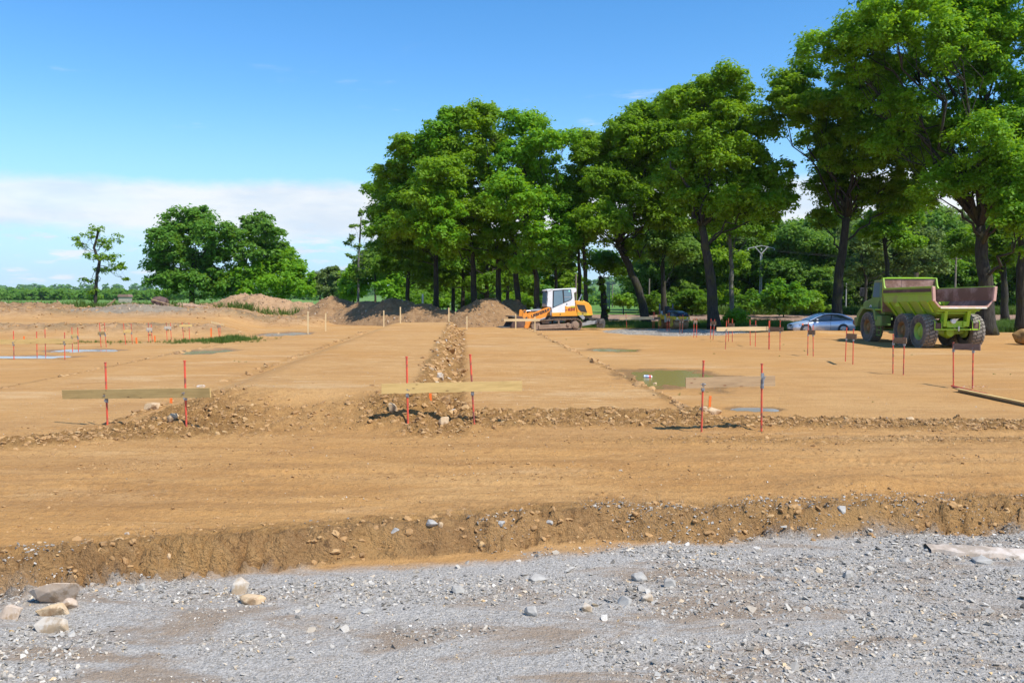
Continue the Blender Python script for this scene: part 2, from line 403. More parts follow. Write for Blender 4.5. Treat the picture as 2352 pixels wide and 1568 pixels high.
M['leaf_y'] = leaf_mat('yellow_green_leaf', (0.105, 0.215, 0.008), (0.180, 0.315, 0.012), (0.36, 0.56, 0.015))
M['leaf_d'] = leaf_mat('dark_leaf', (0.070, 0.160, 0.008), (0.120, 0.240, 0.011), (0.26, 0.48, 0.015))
M['leaf_f'] = leaf_mat('far_leaf', (0.078, 0.175, 0.020), (0.130, 0.245, 0.030), (0.26, 0.44, 0.035))
M['leaf_g'] = leaf_mat('grey_green_leaf', (0.115, 0.175, 0.045), (0.16, 0.22, 0.06), (0.26, 0.36, 0.05))
M['grass'] = leaf_mat('grass_blade', (0.06, 0.115, 0.018), (0.12, 0.18, 0.03), (0.15, 0.25, 0.03))
def bark(name, c1, c2, moss):
    m, nt, b = nodes_of(name)
    n = nz(nt, 3.0, 8, 0.7, 'Object', (3, 3, 0.6), 0.4)
    col = mixc(nt, rng_(nt, n, 0.35, 0.65), c1, c2)
    col = mixc(nt, rng_(nt, nz(nt, 0.9, 5, 0.6), 0.50, 0.62, 0, 0.8), col, moss)
    nt.links.new(col, b.inputs['Base Color']); b.inputs['Roughness'].default_value = 0.95; bump(nt, b, n, 1.0, 0.08)
    return m
M['bark'] = bark('bark', (0.020, 0.017, 0.012), (0.058, 0.050, 0.037), (0.055, 0.052, 0.014))
M['bark_grey'] = bark('pale_bark', (0.11, 0.10, 0.085), (0.24, 0.225, 0.19), (0.10, 0.10, 0.05))
SOIL = (0.48, 0.255, 0.086); SOIL_D = (0.27, 0.135, 0.045); SOIL_P = (0.58, 0.36, 0.155)
def ground_mat():
    m, nt, b = nodes_of('ground_soil')
    A = {k: attr(nt, k) for k in ('clod', 'pad', 'gravel', 'grassy', 'plow', 'meadow', 'tier', 'grey', 'road', 'bankf', 'wet')}
    big = nz(nt, 0.16, 4, 0.55, stretch=(1, 1, 1)); mid = nz(nt, 1.3, 5, 0.6, stretch=(0.5, 1.3, 1)); fine = nz(nt, 26, 5, 0.65); fine2 = nz(nt, 90, 3, 0.6)
    streak = nz(nt, 1.0, 6, 0.7, stretch=(0.55, 3.2, 1), dist=0.3)
    streak2 = nz(nt, 2.6, 5, 0.65, stretch=(0.5, 3.0, 1), dist=0.2)
    col = mixc(nt, rng_(nt, big, 0.35, 0.65), SOIL, (0.52, 0.30, 0.118))
    col = mixc(nt, rng_(nt, nz(nt, 0.33, 6, 0.65, stretch=(0.5, 1.5, 1), dist=0.6), 0.50, 0.62, 0, 0.45), col, (0.38, 0.205, 0.08))
    col = mixc(nt, rng_(nt, nz(nt, 0.21, 5, 0.65, stretch=(0.6, 1.8, 1), dist=0.4), 0.56, 0.66, 0, 0.6), col, (0.58, 0.38, 0.19))
    col = mixc(nt, rng_(nt, mid, 0.42, 0.66, 0, 0.45), col, (0.39, 0.20, 0.068))
    col = mixc(nt, rng_(nt, streak, 0.56, 0.74, 0, 0.45), col, SOIL_P)
    # dry pale scrape marks on the graded pads
    pst = mth(nt, 'MULTIPLY', A['pad'], rng_(nt, streak2, 0.57, 0.68, 0, 0.85))
    col = mixc(nt, pst, col, (0.68, 0.46, 0.23))
    # road: brown damp patches
    col = mixc(nt, mth(nt, 'MULTIPLY', A['road'], rng_(nt, nz(nt, 0.8, 7, 0.65, stretch=(0.35, 1.5, 1), dist=0.5), 0.44, 0.66, 0, 0.7)), col, (0.35, 0.18, 0.062))
    # turned clods
    cl = mixc(nt, rng_(nt, nz(nt, 5, 6, 0.7), 0.40, 0.66), (0.32, 0.17, 0.058), (0.48, 0.27, 0.095))
    cl = mixc(nt, rng_(nt, nz(nt, 11, 4, 0.6), 0.60, 0.70, 0, 0.7), cl, (0.17, 0.105, 0.055))
    col = mixc(nt, mth(nt, 'MULTIPLY', A['clod'], 0.95), col, cl)
    bk = mixc(nt, rng_(nt, nz(nt, 2.2, 7, 0.7), 0.38, 0.62), (0.33, 0.185, 0.078), (0.47, 0.27, 0.11))
    bk = mixc(nt, rng_(nt, nz(nt, 6.0, 7, 0.75), 0.54, 0.64, 0, .75), bk, (0.15, 0.085, 0.04))
    bk = mixc(nt, rng_(nt, nz(nt, 0.45, 4, 0.6), 0.46, 0.60, 0, .85), bk, (0.48, 0.275, 0.105))
    col = mixc(nt, A['bankf'], col, bk)
    # darker turned patches and crumb lines
    col = mixc(nt, mth(nt, 'MULTIPLY', A['road'], rng_(nt, nz(nt, 5.0, 6, 0.7, stretch=(0.6, 1.6, 1), dist=0.4), 0.54, 0.64, 0, 0.6)), col, (0.28, 0.145, 0.055))
    gm = rng_(nt, nz(nt, 0.55, 4, 0.6, stretch=(0.5, 1.4, 1)), 0.40, 0.62)
    col = mixc(nt, mth(nt, 'MULTIPLY', gm, rng_(nt, nz(nt, 9.0, 6, 0.75, stretch=(0.8, 1.2, 1)), 0.50, 0.66, 0, 0.65)), col, (0.29, 0.15, 0.055))
    col = mixc(nt, rng_(nt, nz(nt, 14.0, 6, 0.75, stretch=(0.7, 1.3, 1)), 0.56, 0.70, 0, 0.5), col, (0.62, 0.40, 0.20))
    # grain
    col = mixc(nt, rng_(nt, fine, 0.56, 0.68, 0, 0.6), col, SOIL_D)
    col = mixc(nt, rng_(nt, fine2, 0.68, 0.74, 0, 0.6), col, (0.68, 0.60, 0.48))
    # left banks
    tn = nz(nt, 1.2, 7, 0.7)
    ti = mixc(nt, rng_(nt, tn, 0.38, 0.62), (0.34, 0.205, 0.105), (0.50, 0.32, 0.17))
    ti = mixc(nt, rng_(nt, nz(nt, 0.22, 4, 0.6), 0.48, 0.62, 0, 0.7), ti, (0.25, 0.18, 0.095))
    ti = mixc(nt, rng_(nt, nz(nt, 3.5, 7, 0.75), 0.52, 0.66, 0, 0.7), ti, (0.22, 0.13, 0.065))
    col = mixc(nt, A['tier'], col, ti)
    col = mixc(nt, A['grey'], col, mixc(nt, rng_(nt, tn, 0.3, 0.7), (0.25, 0.195, 0.13), (0.34, 0.275, 0.19)))
    # gravel bed
    gv = mixc(nt, rng_(nt, nz(nt, 45, 5, 0.75), 0.35, 0.62), (0.24, 0.215, 0.18), (0.50, 0.46, 0.405))
    gv = mixc(nt, rng_(nt, nz(nt, 0.9, 7, 0.7, stretch=(0.6, 1.5, 1), dist=0.5), 0.47, 0.62, 0, 0.85), gv, (0.29, 0.21, 0.14))
    gv = mixc(nt, rng_(nt, nz(nt, 130, 2, 0.5), 0.64, 0.70, 0, 0.6), gv, (0.50, 0.50, 0.49))
    col = mixc(nt, A['gravel'], col, gv)
    # vegetation
    gr = mixc(nt, rng_(nt, nz(nt, 1.6, 6, 0.7), 0.35, 0.65), (0.05, 0.085, 0.018), (0.12, 0.155, 0.04))
    col = mixc(nt, A['grassy'], col, gr)
    pn = nz(nt, 2.2, 6, 0.75)
    pl = mixc(nt, rng_(nt, pn, 0.35, 0.65), (0.27, 0.165, 0.105), (0.47, 0.31, 0.21))
    col = mixc(nt, A['plow'], col, pl)
    me = mixc(nt, rng_(nt, nz(nt, 0.02, 5, 0.6), 0.4, 0.62), (0.10, 0.20, 0.035), (0.15, 0.24, 0.05))
    col = mixc(nt, A['meadow'], col, me)
    col = mixc(nt, mth(nt, 'MULTIPLY', A['wet'], 0.75), col, (0.22, 0.125, 0.05))
    nt.links.new(rng_(nt, A['wet'], 0, 1, 0.95, 0.45), b.inputs['Roughness'])
    nt.links.new(col, b.inputs['Base Color']); b.inputs['Specular IOR Level'].default_value = 0.12
    hb = mth(nt, 'ADD', mth(nt, 'MULTIPLY', fine, mth(nt, 'ADD', mth(nt, 'MULTIPLY', A['clod'], 1.6), 0.5)), mth(nt, 'MULTIPLY', nz(nt, 60, 3, 0.6), 0.3))
    hb = mth(nt, 'ADD', hb, mth(nt, 'MULTIPLY', pn, mth(nt, 'ADD', mth(nt, 'MULTIPLY', A['plow'], 8.0), mth(nt, 'ADD', mth(nt, 'MULTIPLY', A['bankf'], 1.2), mth(nt, 'MULTIPLY', A['tier'], 6.0)))))
    hb = mth(nt, 'ADD', hb, mth(nt, 'MULTIPLY', streak, 0.3))
    hb = mth(nt, 'ADD', hb, mth(nt, 'MULTIPLY', nz(nt, 9.0, 6, 0.7), 0.9))
    bump(nt, b, hb, 1.0, 0.045)
    return m
M['ground'] = ground_mat()

# ------------------------------------------------------------------ ground sheet
def build_ground():
    ys = [-6.0]
    while ys[-1] < 4200:
        y = ys[-1]
        if y < 5.6: d = 0.35
        elif y < 40: d = max(0.018, y * y / (2.7 * 820) * 1.0)
        elif y < 90: d = 0.62
        else: d = 0.62 * (y / 90) ** 1.6
        if 14.2 < y < 18.6: d = min(d, 0.06)
        ys.append(y + d)
    ys = np.array(ys); NT = 800
    t = np.linspace(-1, 1, NT); t = t * 0.80 + 0.35 * t ** 5
    Y, T = np.meshgrid(ys, t, indexing='ij'); X = T * (np.maximum(Y, 0) + 4.5)
    f = fields(X, Y); Z = height(X, Y, f)
    v = np.stack([X, Y, Z], -1).reshape(-1, 3); n, k = X.shape
    i = (np.arange(n - 1)[:, None] * k + np.arange(k - 1)[None]).ravel()
    me = mesh_np('ground', v, np.stack([i, i + 1, i + k + 1, i + k], 1), M['ground'], smooth=True)
    flatp = np.clip(f['p1'] * 1.0 + f['p2'] + 0.7 * band(uu(X, Y), -11, 2.8, .3) + f['drysand'], 0, 1) * ss(Y, 17, 18.5)
    road = ss(Y, bank_y(X), bank_y(X) + .3) * (1 - ss(Y, 16.3, 17.2))
    wet = np.zeros_like(X)
    for p in PUD:
        nb = (np.abs(X - p[0]) < 2.5 * p[2]) & (np.abs(Y - p[1]) < 2.5 * p[3]); wet[nb] = np.maximum(wet[nb], 1 - ss(pud_r(X[nb], Y[nb], p), 1.0, 1.42))
    A = dict(wet=wet, clod=np.clip(f['clod'] + f['bank'] + 0.6 * f['rim'], 0, 1), pad=flatp, gravel=np.clip(f['gravel'] + f['gpad'], 0, 1),
             grassy=np.clip(f['grass'] * (0.9 + .4 * perlin(X * .5, Y * .5, 3)) + f['weeds'] * .5, 0, 1), plow=f['plow'], meadow=f['meadow'], tier=f['tier'], bankf=np.clip(f['bank'], 0, 1),
             grey=np.clip(f['greyheap'], 0, 1) * f['tier'], road=road)
    for kk, a in A.items():
        at_ = me.attributes.new(kk, 'FLOAT', 'POINT'); at_.data.foreach_set('value', a.ravel().astype(np.float32))
    o = link('ground', me); tag(o, 'sandy orange building ground with graded pads, haul road and grey gravel in front', kind='structure')
    return len(v)
NG = build_ground()
print('ground verts', NG)

# ------------------------------------------------------------------ puddles
def water(name, col, rough):
    m, nt, b = nodes_of(name); b.inputs['Base Color'].default_value = col + (1,); b.inputs['Roughness'].default_value = rough
    b.inputs['IOR'].default_value = 1.33; b.inputs['Specular IOR Level'].default_value = 0.5
    bump(nt, b, nz(nt, 6, 2, 0.5), 0.05, 0.01); return m
M['w_green'] = water('murky_green_water', (0.25, 0.20, 0.055), 0.25); M['w_sky'] = water('pale_sky_tint_water', (0.30, 0.28, 0.26), 0.16)  # second water: pale murky base colour stands in for part of the sky reflection
for p in PUD:
    cx, cy, rx, ry, kd, lab = p
    vs = [(1.45 * rx * math.cos(a), 1.45 * ry * math.sin(a), 0) for a in np.linspace(0, 2 * math.pi, 33)[:-1]]
    mb = MB(); mb.add(vs, [tuple(range(32))])
    o = mb.build('puddle', M['w_green' if kd == 'green' else 'w_sky']); o.location = (cx, cy, -0.012); tag(o, lab, kind='structure')

# ------------------------------------------------------------------ scatter (stuff nobody counts)
def scatter(name, protos, P, ROT, SCL, IDX, label, mat=None):
    c = bpy.data.collections.new(name + '_pieces')
    for o in protos: c.objects.link(o)
    me = bpy.data.meshes.new(name); P = np.asarray(P, np.float32); me.vertices.add(len(P)); me.vertices.foreach_set('co', P.ravel())
    a = me.attributes.new('rot', 'FLOAT_VECTOR', 'POINT'); a.data.foreach_set('vector', np.asarray(ROT, np.float32).ravel())
    a = me.attributes.new('scl', 'FLOAT_VECTOR', 'POINT'); a.data.foreach_set('vector', np.asarray(SCL, np.float32).ravel())
    a = me.attributes.new('idx', 'INT', 'POINT'); a.data.foreach_set('value', np.asarray(IDX, np.int32))
    o = link(name, me); g = bpy.data.node_groups.new(name, 'GeometryNodeTree')
    g.interface.new_socket('Geometry', in_out='INPUT', socket_type='NodeSocketGeometry'); g.interface.new_socket('Geometry', in_out='OUTPUT', socket_type='NodeSocketGeometry')
    N = g.nodes; L = g.links; gi = N.new('NodeGroupInput'); go = N.new('NodeGroupOutput')
    ip = N.new('GeometryNodeInstanceOnPoints'); ci = N.new('GeometryNodeCollectionInfo'); ci.inputs[0].default_value = c; ci.inputs[1].default_value = True; ci.inputs[2].default_value = True
    def na(nm, t):
        n = N.new('GeometryNodeInputNamedAttribute'); n.data_type = t; n.inputs[0].default_value = nm; return n.outputs[0]
    L.new(gi.outputs[0], ip.inputs['Points']); L.new(ci.outputs[0], ip.inputs['Instance']); ip.inputs['Pick Instance'].default_value = True
    L.new(na('idx', 'INT'), ip.inputs['Instance Index'])
    e = N.new('FunctionNodeEulerToRotation'); L.new(na('rot', 'FLOAT_VECTOR'), e.inputs[0]); L.new(e.outputs[0], ip.inputs['Rotation'])
    L.new(na('scl', 'FLOAT_VECTOR'), ip.inputs['Scale']); L.new(ip.outputs[0], go.inputs[0])
    md = o.modifiers.new('scatter', 'NODES'); md.node_group = g
    tag(o, label, kind='stuff'); return o
def hull_mesh(name, seed, dims=(1, 1, 1), n=14, mat=None, rough=0.0):
    rs = np.random.RandomState(seed); bm = bmesh.new()
    for i in range(n):
        d = rs.normal(size=3); d /= np.linalg.norm(d) * (1 + rs.rand() * 0.22)
        if rough > 0: d = np.sign(d) * np.abs(d) ** 0.80
        bm.verts.new((d[0] * dims[0] / 2, d[1] * dims[1] / 2, d[2] * dims[2] / 2))
    r = bmesh.ops.convex_hull(bm, input=bm.verts)
    bmesh.ops.delete(bm, geom=[v for v in bm.verts if not v.link_faces], context='VERTS')
    if rough > 0:
        bmesh.ops.bevel(bm, geom=list(bm.edges), offset=0.035 * min(dims), segments=1, affect='EDGES')
        bmesh.ops.triangulate(bm, faces=bm.faces)
        bmesh.ops.subdivide_edges(bm, edges=[e for e in bm.edges if e.calc_length() > 0.25 * max(dims)], cuts=1)
        for v in bm.verts: v.co += v.co.normalized() * rough * (mnoise.fractal(v.co * (3.0 / max(dims)) + Vector((seed, 0, 0)), 1, 2, 3)) * min(dims)
    me = bpy.data.meshes.new(name); bm.to_mesh(me); bm.free()
    if mat: me.materials.append(mat)
    return me
def lump_mesh(name, seed, sub=2, amp=0.35, mat=None, sq=(1, 1, .8)):
    bm = bmesh.new(); bmesh.ops.create_icosphere(bm, subdivisions=sub, radius=0.5)
    for v in bm.verts:
        n = mnoise.fractal(v.co * 2.6 + Vector((seed * 3.7, seed, 0)), 0.8, 2.1, 4) + 0.5 * abs(mnoise.noise(v.co * 5 + Vector((0, seed * 2.2, 0))))
        v.co = v.co * (1 + amp * n); v.co.x *= sq[0]; v.co.y *= sq[1]; v.co.z *= sq[2]
    me = bpy.data.meshes.new(name); bm.to_mesh(me); bm.free()
    if mat: me.materials.append(mat)
    return me
def stone_mat(name, cols, rough=0.85, extra=0.0):
    m, nt, b = nodes_of(name); oi = nt.nodes.new('ShaderNodeObjectInfo')
    cr = nt.nodes.new('ShaderNodeValToRGB'); cr.color_ramp.interpolation = 'LINEAR'
    el = cr.color_ramp.elements
    while len(el) < len(cols): el.new(0.5)
    for e, (p, c) in zip(el, cols): e.position = p; e.color = c + (1,)
    nt.links.new(oi.outputs['Random'], cr.inputs[0])
    col = mixc(nt, rng_(nt, nz(nt, 6, 5, 0.6), 0.35, 0.65, 0, 0.4), cr.outputs[0], (0.28, 0.22, 0.15))
    nt.links.new(col, b.inputs['Base Color']); b.inputs['Roughness'].default_value = rough; b.inputs['Specular IOR Level'].default_value = 0.3
    return m
M['grit'] = stone_mat('slate_gravel', [(0, (0.14, 0.13, 0.115)), (0.28, (0.32, 0.295, 0.255)), (0.64, (0.52, 0.49, 0.435)), (0.80, (0.42, 0.35, 0.26)), (0.93, (0.68, 0.64, 0.57)), (1.0, (0.62, 0.40, 0.16))])
M['pale_stone'] = stone_mat('pale_stone', [(0, (0.46, 0.32, 0.18)), (0.6, (0.54, 0.43, 0.29)), (1.0, (0.68, 0.64, 0.58))])
M['clod'] = stone_mat('soil_clod', [(0, (0.30, 0.160, 0.056)), (0.5, (0.42, 0.225, 0.078)), (0.85, (0.48, 0.27, 0.10)), (1.0, (0.53, 0.34, 0.15))], 0.95)
def proto(name, me): return bpy.data.objects.new(name, me)
RS = np.random.RandomState(5)
def zz(P): return height(P[:, 0], P[:, 1])
def scat_pts(n, xr, yr, fn):
    P = np.stack([RS.uniform(*xr, n), RS.uniform(*yr, n)], 1)
    f = fields(P[:, 0], P[:, 1]); keep = RS.rand(n) < fn(P[:, 0], P[:, 1], f); return P[keep]
def place(P, smin, smax, flat, sink=0.15, power=2.5, nprot=5, tilt=0.35):
    n = len(P); z = zz(P); s = smin + (smax - smin) * RS.rand(n) ** power
    SCL = np.stack([s * RS.uniform(.8, 1.3, n), s * RS.uniform(.7, 1.1, n), s * flat * RS.uniform(.7, 1.3, n)], 1)
    ROT = np.stack([RS.normal(0, tilt, n), RS.normal(0, tilt, n), RS.uniform(0, 6.28, n)], 1)
    P3 = np.column_stack([P, z + SCL[:, 2] * (0.5 - sink) * 0.7]); return P3, ROT, SCL, RS.randint(0, nprot, n)
chips = [proto('chip', hull_mesh('chip', 100 + i, (1, 1, 1), 9, M['grit'])) for i in range(6)]
infr = lambda x, y: np.abs(x) < 0.66 * y + 2.2
A_ = []
P = scat_pts(125000, (-9, 9.5), (5.6, 11.2), lambda x, y, f: infr(x, y) * (f['gravel'] * (0.12 + 0.88 * ss(perlin(x * 0.9, y * 1.6, 7) + 0.4 * perlin(x * 4, y * 5, 8), -0.3, 0.3))))
A_.append(place(P, 0.008, 0.026, 0.45, nprot=6))
P = scat_pts(98000, (-9, 9.5), (5.6, 11.4), lambda x, y, f: infr(x, y) * f['gravel'] * ss(perlin(x * 0.7, y * 1.3, 17) + 0.30 * ss(x, 0, 4), -0.10, 0.22) * 0.85)
A_.append(place(P, 0.018, 0.065, 0.5, sink=.3, nprot=6))
P = scat_pts(7500, (-8, 9), (5.6, 11.6), lambda x, y, f: infr(x, y) * f['gravel'] * ss(perlin(x * 0.6, y * 1.0, 27) + 0.25 * ss(x, 0, 4), -0.1, 0.3) * 0.5)
A_.append(place(P, 0.04, 0.13, 0.4, nprot=6, power=3))
P = scat_pts(24000, (-6, 9), (8, 12), lambda x, y, f: infr(x, y) * (f['bank'] * .6 + f['rim'] * .8) * ss(perlin(x * 0.8, y * 0.9, 37) + 0.42 * ss(x, 0.5, 3.5), 0.0, 0.35))
A_.append(place(P, 0.015, 0.06, 0.5, nprot=6))
P = scat_pts(60000, (4, 20), (50, 68), lambda x, y, f: f['gpad'])
A_.append(place(P, 0.04, 0.10, 0.6, nprot=6))
cat_ = [np.concatenate([a[i] for a in A_]) for i in range(4)]
scatter('gravel', chips, *cat_, 'grey slate gravel and chips spread over the near track and the far stone pad')
print('gravel', len(cat_[0]))
clods = [proto('clod_piece', lump_mesh('clod_piece', 30 + i, 2, 0.5, M['clod'])) for i in range(6)]
A_ = []
P = scat_pts(60000, (-13, 14), (13.2, 19.5), lambda x, y, f: infr(x, y) * np.clip(f['clod'] ** 1.3 * 1.0, 0, 1) * 0.9)
A_.append(place(P, 0.015, 0.115, 0.7, sink=0.7, power=4.5, nprot=6))
P = scat_pts(60000, (-20, 6), (18, 62), lambda x, y, f: infr(x, y) * np.clip(f['slope'] * .6 + f['edge'] * .8, 0, 1) * .5)
A_.append(place(P, 0.05, 0.38, 0.65, sink=0.8, power=3.5, nprot=6))
P = scat_pts(40000, (-60, -12), (52, 92), lambda x, y, f: infr(x, y) * np.clip(f['tier'], 0, 1) * .35)
A_.append(place(P, 0.06, 0.26, 0.8, sink=0.5, power=4, nprot=6))
P = scat_pts(26000, (-7, 9), (7.8, 12), lambda x, y, f: infr(x, y) * np.clip(f['bank'] + f['rim'], 0, 1) * ss(perlin(x * 1.2, y * 1.2, 57), -0.25, 0.2) * 0.5)
A_.append(place(P, 0.010, 0.10, 0.7, sink=0.75, power=4.0, nprot=6))
P = scat_pts(90000, (-13, 14), (8.5, 17), lambda x, y, f: infr(x, y) * (1 - f['gravel']) * (0.05 + 0.75 * ss(perlin(x * 0.4, y * 1.5, 67), 0.05, 0.35)) * 0.5)
A_.append(place(P, 0.008, 0.05, 0.6, sink=0.3, power=4, nprot=6))
cat_ = [np.concatenate([a[i] for a in A_]) for i in range(4)]
scatter('soil_clods', clods, *cat_, 'broken brown soil clods along the berm, the pad edges and the road bank')
pales = [proto('pale_chip', hull_mesh('pale_chip', 200 + i, (1, 1, 1), 9, M['pale_stone'])) for i in range(4)]
A_ = []
P = scat_pts(6000, (-14, 15), (9, 24), lambda x, y, f: infr(x, y) * (1 - f['gravel']) * 0.35)
A_.append(place(P, 0.008, 0.038, 0.6, nprot=4, power=3))
P = scat_pts(3000, (-8, 9), (5.8, 10.8), lambda x, y, f: infr(x, y) * f['gravel'] * 0.3)
A_.append(place(P, 0.012, 0.045, 0.6, nprot=4, power=2))
P = scat_pts(9000, (-6, 3), (18, 62), lambda x, y, f: f['slope'] * 0.14)
A_.append(place(P, 0.04, 0.28, 0.7, sink=.6, nprot=4, power=4))
cat_ = [np.concatenate([a[i] for a in A_]) for i in range(4)]
scatter('small_pale_stones', pales, *cat_, 'small pale stones strewn over the soil and in the slope between the pads')
# dead stalks and roots in the near bank
def blade_proto(name, mat, n, h, spread, wd, seed, bend=0.4):
    rs = np.random.RandomState(seed); mb = MB()
    for i in range(n):
        a = rs.uniform(0, 6.28); bx, by = rs.normal(0, spread, 2); hh = h * rs.uniform(.5, 1.1); dx, dy = math.cos(a) * bend * hh * rs.rand(), math.sin(a) * bend * hh * rs.rand()
        wx, wy = -math.sin(a) * wd / 2, math.cos(a) * wd / 2
        mb.add([(bx - wx, by - wy, 0), (bx + wx, by + wy, 0), (bx + dx * .4 + wx * .7, by + dy * .4 + wy * .7, hh * .6), (bx + dx * .4 - wx * .7, by + dy * .4 - wy * .7, hh * .6), (bx + dx, by + dy, hh)], [(0, 1, 2, 3), (3, 2, 4)])
    me = bpy.data.meshes.new(name); me.from_pydata(mb.v, [], mb.f); me.materials.append(mat); return proto(name, me)
M['straw'] = mat2('dead_stalk', (0.42, 0.30, 0.17), (0.24, 0.16, 0.09), 0.9, 5)
stalks = [blade_proto('dead_stalk', M['straw'], 5, 1.0, 0.12, 0.025, 300 + i, 1.2) for i in range(3)]
P = scat_pts(9000, (-5, 9), (8.4, 11.6), lambda x, y, f: infr(x, y) * np.clip(f['bank'] + f['rim'], 0, 1) * ss(perlin(x * 0.9, y * .9, 77) + 0.2 * ss(x, -1, 2), 0.05, 0.4) * .5)
n = len(P); s = RS.uniform(.05, .17, n)
scatter('dead_stalks', stalks, np.column_stack([P, zz(P) - .01]), np.stack([RS.normal(0, .8, n), RS.normal(0, .8, n), RS.uniform(0, 6, n)], 1), np.stack([s, s, s], 1), RS.randint(0, 3, n), 'dry stalks and roots hanging in the near earth bank')
# grass and weeds
tufts = [blade_proto('grass_tuft', M['grass'], 16, 1.0, 0.22, 0.06, 320 + i, 0.6) for i in range(4)]
A_ = []
P = scat_pts(52000, (2, 62), (48, 84), lambda x, y, f: (np.abs(x) < .72 * y) * f['grass'] ** 2 * 0.8 * (y < 81))
n = len(P); s = RS.uniform(.20, .55, n) * (0.7 + 0.5 * ss(perlin(P[:, 0] * .3, P[:, 1] * .3, 4), -.2, .3)); A_.append((np.column_stack([P, zz(P) - .02]), np.stack([RS.normal(0, .15, n), RS.normal(0, .15, n), RS.uniform(0, 6, n)], 1), np.stack([s * .9, s * .9, s], 1), RS.randint(0, 4, n)))
P = scat_pts(26000, (-30, -8), (43, 54), lambda x, y, f: f['weeds'] ** 1.5 * .7)
n = len(P); s = RS.uniform(.06, .22, n) * (1 + 1.2 * np.exp(-((P[:, 0] + 16.6) / .9) ** 2)); A_.append((np.column_stack([P, zz(P) - .02]), np.stack([RS.normal(0, .15, n), RS.normal(0, .15, n), RS.uniform(0, 6, n)], 1), np.stack([s, s, s], 1), RS.randint(0, 4, n)))
P = scat_pts(9000, (-90, -14), (72, 100), lambda x, y, f: (np.abs(x) < .72 * y) * ss(y, 84, 90) * (x < -8))
n = len(P); s = RS.uniform(.5, 1.2, n); A_.append((np.column_stack([P, zz(P) - .02]), np.stack([RS.normal(0, .15, n), RS.normal(0, .15, n), RS.uniform(0, 6, n)], 1), np.stack([s * 1.5, s * 1.5, s], 1), RS.randint(0, 4, n)))
P = scat_pts(2600, (-14, 30), (17, 52), lambda x, y, f: ss(perlin(x * .35, y * .35, 88), 0.33, 0.45) * .5 * (1 - f['p1']))
n = len(P); s = RS.uniform(.02, .09, n); A_.append((np.column_stack([P, zz(P) - .005]), np.stack([RS.normal(0, .3, n), RS.normal(0, .3, n), RS.uniform(0, 6, n)], 1), np.stack([s * 1.5, s * 1.5, s], 1), RS.randint(0, 4, n)))
P = scat_pts(42000, (20, 120), (116, 124), lambda x, y, f: (np.abs(x) < .72 * y) * .35 * (x > 20))
n = len(P); s = RS.uniform(.5, 1.3, n); A_.append((np.column_stack([P, zz(P) - .02]), np.stack([RS.normal(0, .15, n), RS.normal(0, .15, n), RS.uniform(0, 6, n)], 1), np.stack([s * 1.6, s * 1.6, s], 1), RS.randint(0, 4, n)))
cat_ = [np.concatenate([a[i] for a in A_]) for i in range(4)]
scatter('grass', tufts, *cat_, 'rough green grass and weeds along the tree row, the field edges and in patches on the soil')
print('grass', len(cat_[0]))

# ------------------------------------------------------------------ soil heaps
def soil_mat(name, c1, c2, c3):
    m, nt, b = nodes_of(name); n = nz(nt, 1.6, 8, 0.7)
    col = mixc(nt, rng_(nt, n, 0.36, 0.62), c1, c2); col = mixc(nt, rng_(nt, nz(nt, 6, 6, 0.7), 0.58, 0.68, 0, .8), col, c3)
    nt.links.new(col, b.inputs['Base Color']); b.inputs['Roughness'].default_value = 0.95; b.inputs['Specular IOR Level'].default_value = 0.1
    bump(nt, b, mth(nt, 'ADD', n, nz(nt, 9, 5, .7)), 1.0, 0.12); return m
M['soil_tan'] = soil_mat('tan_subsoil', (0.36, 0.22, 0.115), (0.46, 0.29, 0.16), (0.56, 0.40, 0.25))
M['soil_brown'] = soil_mat('brown_topsoil', (0.25, 0.145, 0.070), (0.35, 0.215, 0.11), (0.43, 0.30, 0.17))  # brown taken darker so the colour carries part of the windrow's tree shade
HEAPV = []
